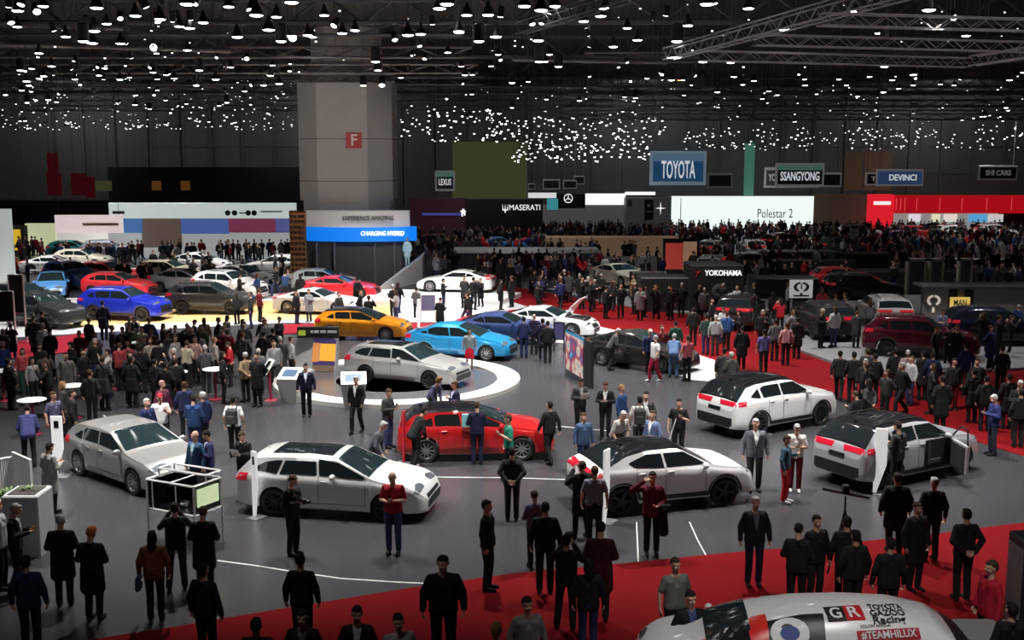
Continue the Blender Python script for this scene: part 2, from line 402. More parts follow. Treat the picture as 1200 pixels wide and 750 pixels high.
def far_person(loc, heading, pn, kinds, cols, H, label, group, skin=SKIN):
    o = link('person', pm(pn, 'far', kinds), None, [skin, cloth(cols[0]), cloth(cols[1]), cloth(cols[2]), cloth(cols[3])], loc, R(heading), H/1.75)
    return tag(o, label, 'person', group)
# ================================================================ cars
def car_spec(L, W, H, wb, fo, tr, top, belt, win, pil, hdr, cowl, rear, sill=.2, tumble=.34, clad=False, rails=False, fin=True, spokes=10, lampz=(.62, .78), grille=(.3, .6), tl=(.82, 1.0), gw=.55, tlw=.34, plate=.8, dark_rim=False, roofglass=False):
    return dict(locals())
CARS = dict(
 hatch=car_spec(4.37, 1.79, 1.45, 2.64, .93, .325,
   [(0, .60), (.03, .95), (.12, 1.04), (.48, 1.36), (.8, 1.425), (1.6, 1.45), (2.2, 1.41), (3.1, 1.01), (3.3, .97), (3.9, .87), (4.2, .74), (4.33, .6), (4.37, .48)],
   [(0, .9), (.3, .97), (1.5, .94), (3.1, .90), (4.0, .78), (4.37, .48)],
   [(.62, 1.06), (1.05, 1.30), (1.75, 1.355), (2.25, 1.31), (2.95, 1.0), (2.9, .965), (1.5, .985), (.75, 1.02)], [(1.02, .98, .06), (1.78, 1.72, .06)], 2.2, 3.06, (.14, .46), spokes=10),
 wagon=car_spec(4.65, 1.79, 1.45, 2.70, .93, .325,
   [(0, .60), (.03, .95), (.10, 1.03), (.42, 1.37), (.8, 1.43), (1.9, 1.46), (2.5, 1.42), (3.38, 1.01), (3.58, .97), (4.18, .87), (4.48, .74), (4.61, .6), (4.65, .48)],
   [(0, .9), (.3, .97), (1.5, .94), (3.4, .90), (4.3, .78), (4.65, .48)],
   [(.48, 1.10), (.85, 1.29), (1.5, 1.35), (2.1, 1.36), (2.55, 1.31), (3.25, 1.0), (3.2, .965), (1.7, .985), (.7, 1.03)], [(1.16, 1.28, .06), (2.08, 2.04, .06)], 2.5, 3.34, (.12, .40), rails=False, spokes=10, roofglass=True, dark_rim=True),
 suv=car_spec(4.60, 1.86, 1.685, 2.69, .92, .355,
   [(0, .75), (.03, 1.08), (.10, 1.16), (.5, 1.58), (.9, 1.66), (2.0, 1.685), (2.5, 1.62), (3.2, 1.20), (3.4, 1.15), (4.15, 1.05), (4.42, .93), (4.56, .75), (4.6, .55)],
   [(0, 1.02), (.4, 1.13), (1.8, 1.10), (3.2, 1.06), (4.2, .93), (4.6, .55)],
   [(.62, 1.24), (1.0, 1.48), (1.7, 1.565), (2.5, 1.52), (3.1, 1.18), (3.05, 1.12), (1.6, 1.14), (.72, 1.19)], [(1.08, 1.0, .1), (1.95, 1.9, .07)], 2.48, 3.18, (.13, .46), sill=.26, clad=True, rails=True, spokes=10, lampz=(.82, .95), grille=(.42, .78), tl=(1.0, 1.14), plate=.86, dark_rim=True, tlw=.40),
 chr=car_spec(4.36, 1.80, 1.56, 2.64, .90, .345,
   [(0, .70), (.03, 1.0), (.22, 1.08), (.36, 1.13), (.95, 1.44), (1.5, 1.545), (2.0, 1.555), (2.4, 1.50), (3.12, 1.09), (3.3, 1.05), (3.95, .95), (4.2, .83), (4.32, .68), (4.36, .5)],
   [(0, .95), (.4, 1.08), (1.6, 1.05), (3.1, .97), (4.0, .85), (4.36, .5)],
   [(.98, 1.24), (1.5, 1.40), (2.0, 1.44), (2.4, 1.40), (3.0, 1.07), (2.95, 1.03), (1.8, 1.07), (1.15, 1.13)], [(1.9, 1.85, .06)], 2.4, 3.1, (.38, .92), sill=.26, clad=True, spokes=5, lampz=(.74, .88), grille=(.35, .55), tl=(.92, 1.06), plate=.75, dark_rim=True, tumble=.4),
 sedan=car_spec(4.62, 1.78, 1.47, 2.72, .95, .32,
   [(0, .60), (.02, 1.0), (.12, 1.06), (.4, 1.10), (1.25, 1.38), (1.9, 1.465), (2.35, 1.43), (3.45, .98), (3.65, .94), (4.2, .83), (4.45, .70), (4.58, .57), (4.62, .46)],
   [(0, .95), (.4, 1.02), (1.5, .95), (3.3, .86), (4.2, .72), (4.62, .46)],
   [(.75, 1.08), (1.3, 1.29), (1.9, 1.365), (2.35, 1.33), (3.3, .95), (3.2, .915), (1.6, .965), (.95, 1.03)], [(1.1, 1.0, .05), (2.05, 1.98, .06)], 2.35, 3.4, (.45, 1.2), spokes=9, lampz=(.58, .76)),
 coupe=car_spec(4.75, 1.92, 1.34, 2.86, .93, .35,
   [(0, .55), (.03, .88), (.15, .97), (.45, .99), (1.35, 1.26), (1.95, 1.34), (2.35, 1.31), (3.2, .95), (3.4, .92), (4.2, .82), (4.55, .68), (4.71, .52), (4.75, .4)],
   [(0, .85), (.5, .96), (1.5, .90), (3.2, .86), (4.2, .74), (4.75, .4)],
   [(1.05, 1.03), (1.5, 1.18), (2.0, 1.235), (2.4, 1.20), (3.05, .93), (2.95, .9), (1.6, .94), (1.2, .98)], [(1.62, 1.5, .05)], 2.35, 3.15, (.5, 1.28), sill=.16, spokes=10, lampz=(.56, .68), tumble=.42, grille=(.2, .62), gw=.42),
 pickup=car_spec(5.0, 2.0, 1.90, 2.95, .85, .42,
   [(0, .8), (.03, 1.25), (.2, 1.45), (.7, 1.78), (1.25, 1.91), (1.9, 1.92), (2.6, 1.86), (3.25, 1.72), (3.95, 1.36), (4.1, 1.3), (4.5, 1.2), (4.85, 1.05), (4.97, .8), (5.0, .6)],
   [(0, 1.1), (.6, 1.22), (2, 1.26), (3.6, 1.22), (4.6, 1.05), (5.0, .6)],
   [(3.16, 1.36), (3.2, 1.56), (3.35, 1.56), (3.86, 1.36), (3.75, 1.31)], [], 3.28, 3.95, (.05, .2), sill=.35, clad=True, spokes=6, lampz=(.9, 1.05), grille=(.5, .85), tumble=.74, fin=False))
def smooth_interp(pts, xs, sig=.035):
    x = [p[0] for p in pts]; z = [p[1] for p in pts]
    acc = 0; n = 0
    for k in (-2, -1, 0, 1, 2):
        wgt = math.exp(-k*k/3); acc = acc+wgt*np.interp(np.clip(xs+k*sig, x[0], x[-1]), x, z); n += wgt
    return acc/n
def car_grid(s):
    L = s['L']; xr = L-s['fo']-s['wb']; xf = L-s['fo']; Rr = s['tr']+.045
    xs = set(np.round(np.linspace(0, L, 84), 4)); xs |= {.01, .02, .035, .06, L-.01, L-.02, L-.035, L-.06}
    for c in (xr, xf): xs |= set(np.round(c+Rr*np.sin(np.linspace(-PI/2, PI/2, 17)), 4))
    xs = np.array(sorted(xs)); keep = [0]
    for i in range(1, len(xs)):
        if xs[i]-xs[keep[-1]] > .006: keep.append(i)
    xs = xs[keep]
    zt = smooth_interp(s['top'], xs); bl = np.minimum(smooth_interp(s['belt'], xs), zt-.02)
    zb = np.full_like(xs, s['sill']); zb += .08*np.clip((.5-xs)/.5, 0, 1)+.03*np.clip((xs-L+.5)/.5, 0, 1)
    for c in (xr, xf):
        d = np.abs(xs-c); a = d < Rr; zb[a] = np.maximum(zb[a], s['tr']+np.sqrt(np.maximum(0, Rr**2-d[a]**2)))
    t = np.clip((xs-(L-1.0))/1.0, 0, 1); u = np.clip((.8-xs)/.8, 0, 1)
    q = np.clip((xs-(L-.22))/.22, 0, 1); r = np.clip((.14-xs)/.14, 0, 1)
    wd = s['W']/2*(1-.11*t**2)*(1-.05*u**2)*(1-.26*q**2.6)*(1-.16*r**2.6)
    for c in (xr, xf): wd = wd+.018*np.exp(-((xs-c)/.42)**2)
    P = np.zeros((len(xs), 14, 3))
    for i, x in enumerate(xs):
        w_, b, z1, z0 = wd[i], bl[i], zt[i], min(zb[i], bl[i]-.05)
        h = z1-b; hh = max(h-.03, 0); wr = .955*w_-s['tumble']*hh
        cr = .035+.02*min(1, h*3)
        pts = [(w_*.93, z0), (w_*.985, z0+.03*(b-z0)/.6), (w_, z0+.3*(b-z0)), (w_*.998, z0+.55*(b-z0)), (w_*.985, z0+.8*(b-z0)), (w_*.972, b-.012), (w_*.95, b+min(.012, h*.2))]
        for f in (.33, .66, .95): pts.append((w_*.95+(wr-w_*.95)*f, b+.012*min(1, h*5)+(hh*.93-.0)*f if h > .05 else b+h*.5*f))
        e = .06*min(1, h*2.5)+.02
        pts += [(wr-e, z1-cr*.75 if h > .05 else z1-cr*.6*min(1, h/.05+.3)), (wr*.72, z1-cr*.42), (wr*.36, z1-cr*.1), (0, z1)]
        for j, (y, z) in enumerate(pts): P[i, j] = (x, y, min(z, z1))
    return xs, P, wd
def car_parts(kind):
    """list of (name, mesh, role, matrix or None, [sub-parts])"""
    s = CARS[kind]; L = s['L']; xs, P, wd = car_grid(s); n, k = P.shape[0], P.shape[1]
    full = np.concatenate([P[:, ::-1][:, :0], P, (P*[1, -1, 1])[:, -2::-1]], 1); m = full.shape[1]    # left sill .. roof .. right sill
    vs = full.reshape(-1, 3).tolist(); fs = []; mi = []
    topj = range(9, m-1-9)
    def zone(i, j):
        x = (xs[i]+xs[i+1])/2
        if s is CARS['pickup']:
            if 3.08 < x < 4.0 and (4 < j < 12 or m-13 < j < m-6): return 3
            if j < 9 or j >= m-10:
                if 2.3 < x < 3.08: return 2
                if .12 < x < .5: return 2
                if 3.08 <= x < 4.0 and j > 4 and j < m-6: return 3
            if .12 < x < .5: return 2
            if 2.3 < x < 3.08 and (j < 11 or j > m-12): return 2
            return 0
        if j in topj and s['rear'][0]-.02 < x < s['cowl']+.05: return 1
        return 0
    for i in range(n-1):
        for j in range(m-1):
            a = i*m+j; fs.append((a, a+m, a+m+1, a+1)); mi.append(zone(i, j))
    h = m//2
    for i in range(n-1):
        a, b = i*m, i*m+m-1; fs.append((a, b, b+m, a+m)); mi.append(2)          # underside
    for i in (0, n-1):
        for j in range(h):
            f = (i*m+j, i*m+j+1, i*m+m-2-j, i*m+m-1-j); fs.append(f if j < h-1 else (i*m+j, i*m+j+1, i*m+m-1-j)); mi.append(0)
    mb = MB(); mb.add(vs, fs); mb.m = mi; body = mb.mesh('body', True); body.set_sharp_from_angle(angle=R(50))
    bvh = BVHTree.FromPolygons([v.co for v in body.vertices], [tuple(p.vertices) for p in body.polygons])
    parts = [('body', body, 'body', None, [])]
    def cast(o, d, off):
        hit = bvh.ray_cast(V(o), V(d).normalized(), 6)
        if not hit[0]: return None
        nn = hit[1]; nn = nn if nn.dot(V(d)) < 0 else -nn
        return hit[0]+nn*off
    def grid_decal(mb, g, fn, off=.006):
        """g: rows of (u, v); fn maps to origin and direction"""
        rows = []
        for row in g:
            r_ = [cast(*fn(u_, v_), off) for (u_, v_) in row]; rows.append(r_)
        nc = len(rows[0]); base = []
        idx = {}
        for a, r_ in enumerate(rows):
            for b, p in enumerate(r_):
                if p is not None: idx[(a, b)] = len(base); base.append(p)
        f = []
        for a in range(len(rows)-1):
            for b in range(nc-1):
                q = [(a, b), (a, b+1), (a+1, b+1), (a+1, b)]
                if all(t_ in idx for t_ in q): f.append(tuple(idx[t_] for t_ in q))
        if f: mb.add(base, f)
    def fill(poly, nr=8, nc=8, x0=None, x1=None):
        zs = [p[1] for p in poly]; z0, z1 = min(zs)+1e-4, max(zs)-1e-4; g = []
        for a in range(nr+1):
            z = z0+(z1-z0)*a/nr; X = []
            for (xa, za), (xb, zb_) in zip(poly, poly[1:]+poly[:1]):
                if (za-z)*(zb_-z) <= 0 and za != zb_: X.append(xa+(xb-xa)*(z-za)/(zb_-za))
            if len(X) < 2: continue
            lo, hi = min(X), max(X)
            if x0: lo = max(lo, x0(z))
            if x1: hi = min(hi, x1(z))
            if hi-lo < .004: continue
            g.append([(lo+(hi-lo)*b/nc, z) for b in range(nc+1)])
        return g
    side = lambda sg: (lambda u_, v_: ((u_, sg*3, v_), (0, -sg, 0)))
    front = lambda u_, v_: ((L+2, u_, v_), (-1, 0, 0))
    back = lambda u_, v_: ((-2, u_, v_), (1, 0, 0))
    up = lambda u_, v_: ((u_, v_, 4), (0, 0, -1))
    # glass
    def strip(name, i0, i1, j0, j1, role):
        mb = MB(); I = [i for i in range(n) if i0 <= xs[i] <= i1]; J = list(range(j0, j1+1)); vv = []
        for i in I:
            for j in J:
                p = V(full[i, j]); a = V(full[min(i+1, n-1), j])-V(full[max(i-1, 0), j]); b = V(full[i, min(j+1, m-1)])-V(full[i, max(j-1, 0)])
                nn = a.cross(b).normalized(); nn = nn if nn.z > 0 else -nn; vv.append(p+nn*.006)
        c = len(J); mb.add(vv, [(a*c+b, (a+1)*c+b, (a+1)*c+b+1, a*c+b+1) for a in range(len(I)-1) for b in range(c-1)])
        parts.append((name, mb.mesh(name, True), role, None, []))
    strip('windscreen', s['hdr'], s['cowl']-.03, 10, m-11, 'glassw'); strip('rear_window', s['rear'][0], s['rear'][1], 10, m-11, 'glass')
    if s['roofglass']: strip('glass_roof', s['rear'][1]+.45, s['hdr']-.12, 11, m-12, 'glass')
    cuts = [None]+[(lambda z, p=p: p[0]+(p[1]-p[0])*(z-s['win'][0][1])/.3) for p in s['pil']]+[None]
    for sg in (1, -1):
        for a in range(len(cuts)-1):
            mb = MB(); g = fill(s['win'], 8, 8, (lambda z, c=cuts[a], w_=s['pil'][a-1][2] if a else 0: c(z)+w_/2) if cuts[a] else None, (lambda z, c=cuts[a+1], w_=s['pil'][a][2] if a < len(s['pil']) else 0: c(z)-w_/2) if cuts[a+1] else None)
            if g: grid_decal(mb, g, side(sg), .007)
            if mb.f: parts.append(('side_window', mb.mesh('side_window', True), 'glass', None, []))
    # lamps wrap round the corners
    def corner(sg, fr):
        cx = L if fr else 0; dx = -1 if fr else 1
        d = V((dx, -sg*.8, 0)).normalized(); t = V((-d.y, d.x, 0)); yw = s['W']/2*.80
        return lambda u_, v_: (V((cx, sg*yw, v_))-d*2+t*u_*(1 if (fr) == (sg > 0) else -1), d)
    for sg in (1, -1):
        mb = MB(); z0, z1 = s['lampz']; z0 += .05; g = [[((-.27+.50*b/8)*(1 if True else sg), z0+(z1-z0)*(a/4)*(.35+.65*(1-abs(b/4-1))**.5)+.05*(b/8 if sg > 0 else b/8)) for b in range(9)] for a in range(5)]
        g = [[(u_, v_) for u_, v_ in row] for row in g]; grid_decal(mb, g, corner(sg, True)); 
        if mb.f: parts.append(('headlamp', mb.mesh('headlamp', True), 'lamp', None, []))
        mb = MB(); z0, z1 = s['tl']; tw = s['tlw']; g = [[(-tw+2*tw*b/8, z0+(z1-z0)*a/4) for b in range(9)] for a in range(5)]; grid_decal(mb, g, corner(sg, False))
        if mb.f: parts.append(('tail_lamp', mb.mesh('tail_lamp', True), 'tail', None, []))
    mb = MB(); z0, z1 = s['grille']; gw = s['gw']
    grid_decal(mb, [[((-gw+2*gw*b/10)*(1.15-.25*a/5), z0+(z1-z0)*a/5) for b in range(11)] for a in range(6)], front); parts.append(('grille', mb.mesh('grille', True), 'black', None, []))
    mb = MB(); zz = s['sill']+.09
    grid_decal(mb, [[(-s['W']*.40+s['W']*.80*b/12, zz+(.30 if s['clad'] else .12)*a/4) for b in range(13)] for a in range(5)], back); parts.append(('rear_bumper', mb.mesh('rear_bumper', True), 'black', None, []))
    mb = MB(); grid_decal(mb, [[(-.26+.52*b/4, s['plate']-.06+.12*a/2) for b in range(5)] for a in range(3)], back, .012); parts.append(('number_plate', mb.mesh('number_plate'), 'plate', None, []))
    # cladding, seams, handles
    xr = L-s['fo']-s['wb']; xf = L-s['fo']; Rr = s['tr']+.045
    for sg in (1, -1):
        if s['clad']:
            mb = MB()
            for c in (xr, xf): grid_decal(mb, [[(c+(Rr+q)*math.cos(PI*b/20), s['tr']+(Rr+q)*math.sin(PI*b/20)) for b in range(21)] for q in (.004, .04, .075)], side(sg), .012)
            grid_decal(mb, [[(xr+Rr+.03+(xf-xr-2*Rr-.06)*b/10, s['sill']+.02+.15*a/2) for b in range(11)] for a in range(3)], side(sg), .012)
            parts.append(('wheel_arch_trim', mb.mesh('wheel_arch_trim', True), 'black', None, []))
        mb = MB(); px_ = [p[0] for p in s['pil']]; doors = [xf-Rr-.12, (px_[-1] if px_ else (xr+xf)/2)+.02, xr+Rr*.6+.12]
        zt_ = s['win'][-1][1]-.03
        for x in doors: grid_decal(mb, [[(x+q, s['sill']+.16+(zt_-s['sill']-.16)*b/8) for b in range(9)] for q in (0, .012)], side(sg), .004)
        grid_decal(mb, [[(doors[2]+(doors[0]-doors[2])*b/12, s['sill']+.16+q) for b in range(13)] for q in (0, .012)], side(sg), .004)
        parts.append(('door_seam', mb.mesh('door_seam'), 'black', None, []))
        for x in doors[1:]:
            mb = MB(); xx = x+.14 if x == doors[1] else x+.16
            p = cast((xx, sg*3, zt_-.12), (0, -sg, 0), .012)
            if p is not None: mb.rbox(-.085, .085, -.02, .02, -.013, .013, .008); parts.append(('door_handle', mb.mesh('door_handle'), 'bodyc', Matrix.Translation(p), []))
        mb = MB(); xm = s['win'][4 if len(s['win']) > 5 else 3][0]-.08; zm = s['win'][-1][1] if len(s['win']) > 5 else s['win'][-1][1]
        zm = np.interp(xm, [p[0] for p in s['belt']], [p[1] for p in s['belt']])+.07
        ell(mb, (0, sg*.13, .03), .07, .115, .075); mb.box(-.03, .03, min(0, sg*.1), max(0, sg*.1), -.05, -.01)
        p = cast((xm, sg*3, zm), (0, -sg, 0), -.02)
        if p is not None: parts.append(('wing_mirror', mb.mesh('wing_mirror', True), 'bodyc', Matrix.Translation(p), []))
        if s['rails']:
            mb = MB(); pts = []
            for x in np.linspace(s['rear'][1]+.15, s['hdr']-.1, 9):
                p = cast((x, sg*(s['W']/2-.33), 3), (0, 0, -1), .0); pts.append(p)
            for a in range(8): mb.tube(pts[a]+V((0, 0, .045)), pts[a+1]+V((0, 0, .045)), .016, 6)
            for a in (0, 4, 8): mb.tube(pts[a], pts[a]+V((0, 0, .045)), .016, 6)
            parts.append(('roof_rail', mb.mesh('roof_rail', True), 'black', None, []))
    if s['fin']:
        mb = MB(); p = cast((s['rear'][1]+.22, 0, 3), (0, 0, -1), -.005)
        mb.add([(-.09, -.02, 0), (.09, -.02, 0), (.09, .02, 0), (-.09, .02, 0), (-.07, -.006, .055), (-.07, .006, .055)], [(0, 1, 2, 3), (0, 4, 1), (2, 5, 3), (1, 4, 5, 2), (0, 3, 5, 4)])
        parts.append(('antenna_fin', mb.mesh('antenna_fin'), 'roofc', Matrix.Translation(p), []))
    # wheels
    r = s['tr']
    t = MB(); t.lathe([(r*.70, -.09), (r*.93, -.105), (r*.99, -.085), (r, -.05), (r, .05), (r*.99, .085), (r*.93, .105), (r*.70, .09)], 28, axis='y', cap=False)
    tm = t.mesh('wheel', True)
    q = MB(); q.lathe([(r*.71, -.095), (r*.66, -.075), (r*.64, .06)], 28, axis='y', cap=False); 
    ns = s['spokes']
    for a in range(ns):
        an = 2*PI*a/ns; ca, sa = math.cos(an), math.sin(an); hw = .035 if ns < 8 else .02
        def pt(rr, o, y): return (rr*ca-o*sa, y, rr*sa+o*ca)
        q.add([pt(.03, -hw, -.06), pt(.03, hw, -.06), pt(r*.68, hw*.7, -.088), pt(r*.68, -hw*.7, -.088), pt(.03, -hw, -.02), pt(.03, hw, -.02), pt(r*.68, hw*.7, -.055), pt(r*.68, -hw*.7, -.055)],
              [(0, 1, 2, 3), (7, 6, 5, 4), (0, 4, 5, 1), (1, 5, 6, 2), (2, 6, 7, 3), (3, 7, 4, 0)])
    q.lathe([(.0001, -.07), (.05, -.07), (.055, -.05), (.055, 0)], 14, axis='y')
    rm = q.mesh('rim', True)
    dd = MB(); dd.lathe([(.0001, .02), (r*.64, .02), (r*.64, .04), (.0001, .04)], 20, axis='y'); dm = dd.mesh('brake_disc')
    for (x, sg) in ((xr, -1), (xr, 1), (xf, -1), (xf, 1)):
        yy = sg*(np.interp(x, xs, wd)-.115)
        M = Matrix.Translation((x, yy, r)) @ Matrix.Rotation(0 if sg < 0 else PI, 4, 'Z')
        parts.append(('wheel', tm, 'tyre', M, [('rim', rm, 'rim'), ('brake_disc', dm, 'black')]))
    return parts
CP = {}
def car(kind, loc, heading, colour, label, group=None, roof=None, metal=0, rimdark=None, lite=False, windscreen=None, name='car', scale=1, skip=()):
    """heading: 0 nose to the right, 90 nose away from the camera"""
    if kind not in CP: CP[kind] = car_parts(kind)
    s = CARS[kind]; pc = paint(colour, metal); rc = paint(roof, 0) if roof else pc
    role = dict(body=None, glass=GLASS, glassw=windscreen or GLASSW, lamp=LAMP, tail=TAIL, black=BLACK, plate=GLOSSB, bodyc=pc, roofc=rc, tyre=TYRE,
                rim=RIMD if (s['dark_rim'] if rimdark is None else rimdark) else RIM)
    a = R(heading); c = V((L_ := s['L']/2, 0, 0))
    off = V((math.cos(a)*L_, math.sin(a)*L_, 0))*scale
    r = empty(name, V(loc)-off, a, scale); tag(r, label, 'car', group)
    for nm, me, ro, M, subs in CP[kind]:
        if lite and nm in ('door_seam', 'door_handle', 'antenna_fin'): continue
        if nm in skip: continue
        mats = [pc, rc, BLACK, paint((.75, .03, .02))] if ro == 'body' else [role[ro]]
        o = link(nm, me, r, mats)
        if M is not None: o.matrix_local = M
        if not lite:
            for sn, sm, sr in subs: link(sn, sm, o, [role[sr]])
        elif subs: link(subs[0][0], subs[0][1], o, [role[subs[0][2]]])
    return r
def car_px(kind, A, B, *a, z=0, **k):
    """near rear wheel at pixel A, near front wheel at pixel B (ground contact)"""
    s = CARS[kind]; a_, b_ = G(*A, z), G(*B, z); d = b_-a_; h = math.atan2(d.y, d.x)
    mid = (a_+b_)/2; nrm = V((-math.sin(h), math.cos(h), 0))            # to the car's left
    if nrm.y < 0: nrm = -nrm
    fwd = V((math.cos(h), math.sin(h), 0)); x_mid = s['L']-s['fo']-s['wb']/2
    c = mid+nrm*(s['W']/2-.1)+fwd*(s['L']/2-x_mid)
    return car(kind, c, math.degrees(h), *a, **k)
# ================================================================ the hall
FLOORM = mat('floor_coat', (.048, .048, .053), .26, noise=.12, nscale=.6, spec=.5)
WALLM = mat('hall_wall', (.09, .09, .092), .8, noise=.25, nscale=.15)
CEILM = mat('roof_sheet', (.03, .03, .032), .85, noise=.3, nscale=.3)
RED = mat('red_carpet', (.16, .0035, .006), .95, noise=.15, nscale=30, spec=.1)
DRED = mat('maroon_carpet', (.20, .008, .018), .9, noise=.12, nscale=20, spec=.1)
WFLOOR = mat('white_floor', (.55, .55, .56), .35)
WOOD = mat('amber_floor', (.62, .40, .16), .45, noise=.2, nscale=3)
ZC = 17.0
def struct(name, mb, m): return tag(mb.build(name, m), kind='structure')
struct('floor', MB().box(-82, 82, -8, 136, -.2, 0), FLOORM)
struct('ceiling', MB().box(-82, 82, -8, 136, ZC, ZC+.3), CEILM)
mb = MB().box(-82, 82, 136, 136.4, 0, ZC)
for i in range(42): mb.box(-80+i*3.9, -79.8+i*3.9, 135.7, 136, 0, ZC)
for z in (6.5, 9.8, 13.2): mb.box(-82, 82, 135.8, 136, z, z+.18)
struct('wall_back', mb, WALLM)
struct('wall_left', MB().box(-82.4, -82, -8, 136.4, 0, ZC), WALLM); struct('wall_right', MB().box(82, 82.4, -8, 136.4, 0, ZC), WALLM)
struct('wall_front', MB().box(-82.4, 82.4, -8.4, -8, 0, ZC), WALLM)
def thing1(name, mb, m, label, cat, group=None, smooth=False): return tag(mb.build(name, m, smooth=smooth), label, cat, group)
def poly(pts, z=0): return [(g.x, g.y) for g in (G(x, y, z) for x, y in pts)]
def flat(name, pts, z0, z1, m, label, cat): return thing1(name, MB().prism(poly(pts, z1), z0, z1), m, label, cat)
flat('red_carpet', [(-60, 775), (60, 757), (115, 748), (200, 735), (300, 718), (400, 702), (485, 688), (600, 672), (720, 661), (850, 648), (980, 637), (1085, 627), (1185, 614), (1330, 598), (1500, 900), (1200, 1100), (0, 1100)],
     0, .012, RED, 'bright red carpet sweeping along the bottom edge of the grey floor', 'carpet')
flat('red_carpet', [(535, 338), (575, 346), (640, 366), (700, 382), (760, 396), (838, 422), (850, 432), (900, 438), (970, 461), (1080, 497), (1330, 575), (1330, 425), (1095, 437), (1060, 440), (975, 424), (930, 408), (900, 380), (850, 372), (760, 364), (680, 350), (560, 328)],
     0, .012, RED, 'red aisle carpet running diagonally past the white cars to the right', 'carpet')
flat('white_floor_strip', [(-60, 352), (440, 342), (530, 338), (575, 346), (640, 366), (700, 382), (760, 396), (838, 422), (838, 447), (812, 445), (740, 420), (660, 402), (590, 396), (560, 377), (330, 378), (98, 390), (-60, 400)],
     0, .02, WFLOOR, 'glossy white stand floor under the middle row of cars', 'floor panel')
flat('amber_floor_strip', [(70, 362), (200, 355), (340, 352), (460, 352), (460, 372), (330, 375), (200, 378), (80, 384)], .02, .03, WOOD, 'amber timber floor strip under the blue crossover', 'floor panel')
flat('maroon_carpet', [(-20, 404), (98, 391), (102, 410), (-20, 424)], .02, .032, DRED, 'maroon carpet strip at the left edge below the black crossover', 'carpet')
flat('maroon_carpet', [(325, 380), (560, 378), (575, 386), (330, 391)], .02, .032, DRED, 'maroon carpet strip behind the orange hatchback', 'carpet')
flat('grey_stand_floor', [(905, 374), (1000, 340), (1330, 330), (1330, 424), (1095, 436), (1060, 439), (975, 423), (938, 410)], 0, .12, mat('pale_deck', (.22, .22, .23), .5), 'raised pale grey stand deck under the dark red crossover', 'stage')
flat('pale_stand_floor', [(640, 338), (760, 332), (905, 345), (905, 366), (850, 370), (760, 362), (690, 349)], 0, .1, mat('pale_deck', (.22, .22, .23), .5), 'pale raised deck with white edge below the white grand tourer', 'stage')
# painted lines on the floor
LINE = mat('white_line', (.62, .62, .62), .5)
def line(px, w_, label):
    q = [G(x, y) for x, y in px]; mb = MB()
    for a, b in zip(q, q[1:]):
        d = (b-a).normalized(); n_ = V((-d.y, d.x, 0))*w_/2; mb.add([a+n_, b+n_, b-n_, a-n_], [(0, 1, 2, 3)])
    mb.v = [(x, y, .004) for x, y, z in mb.v]; thing1('floor_line', mb, LINE, label, 'floor marking')
line([(255, 657), (300, 663), (350, 671), (400, 678), (460, 682), (550, 686)], .05, 'thin white curved line on grey floor near the red carpet')
line([(498, 559), (600, 560), (662, 562)], .05, 'thin white straight line in front of the red hatchback')
line([(808, 612), (818, 634), (828, 652)], .03, 'faint pale joint line right of the saluting man')
line([(746, 612), (748, 660)], .03, 'faint pale joint line left of the saluting man')
line([(600, 502), (660, 500), (712, 505)], .05, 'thin white line on the floor behind the walking man')

# ---------------------------------------------------------------- concrete column with its stand band
CX, CY = G(405, 331).x, G(405, 331).y+3
def octa(w_, d, c, ch): return [(c[0]-w_+ch, c[1]-d), (c[0]+w_-ch, c[1]-d), (c[0]+w_, c[1]-d+ch), (c[0]+w_, c[1]+d-ch), (c[0]+w_-ch, c[1]+d), (c[0]-w_+ch, c[1]+d), (c[0]-w_, c[1]+d-ch), (c[0]-w_, c[1]-d+ch)]
colm = empty('column', (0, 0, 0)); tag(colm, 'massive pale grey concrete column with a red letter sign', 'column')
sc_ = PD(459, 200, CY).x-PD(352, 200, CY).x; hw = sc_/2
ztop = PD(400, 94, CY-hw).z
mb = MB(); mb.prism(octa(hw*.93, hw*.93, (CX, CY), 1.3), 0, 5.5); mb.prism(octa(hw, hw, (CX, CY), 1.5), 5.5, ztop)
mb2 = octa(hw, hw, (CX, CY), 1.5); mt = octa(hw*.72, hw*.72, (CX, CY), 1.1)
mb.add([(x, y, ztop) for x, y in mb2]+[(x, y, ztop+1.3) for x, y in mt], [(i, (i+1) % 8, 8+(i+1) % 8, 8+i) for i in range(8)]+[tuple(range(8, 16))])
mb.prism(mt, ztop+1.3, ZC)
CONC = mat('concrete', (.42, .42, .41), .85, noise=.14, nscale=.5)
mb.build('shaft', CONC, colm)
jb = MB()
for z in (6.8, 9.6, ztop-.05): jb.prism(octa(hw+.012, hw+.012, (CX, CY), 1.5), z, z+.05)
jb.build('joint_line', mat('joint_grey', (.12, .12, .12), .9), colm)
fy = CY-hw-.05
p = PD(414.5, 164.5, fy); s2 = 9.0*fy/FPX
sb = MB().box(p.x-s2, p.x+s2, fy-.06, fy+.05, p.z-s2, p.z+s2).build('letter_sign', mat('sign_red', (.42, .02, .03), .5), colm)
text('F', WHITE, sb, (p.x+.02, fy-.07, p.z), s2*2.0, bold=.02)
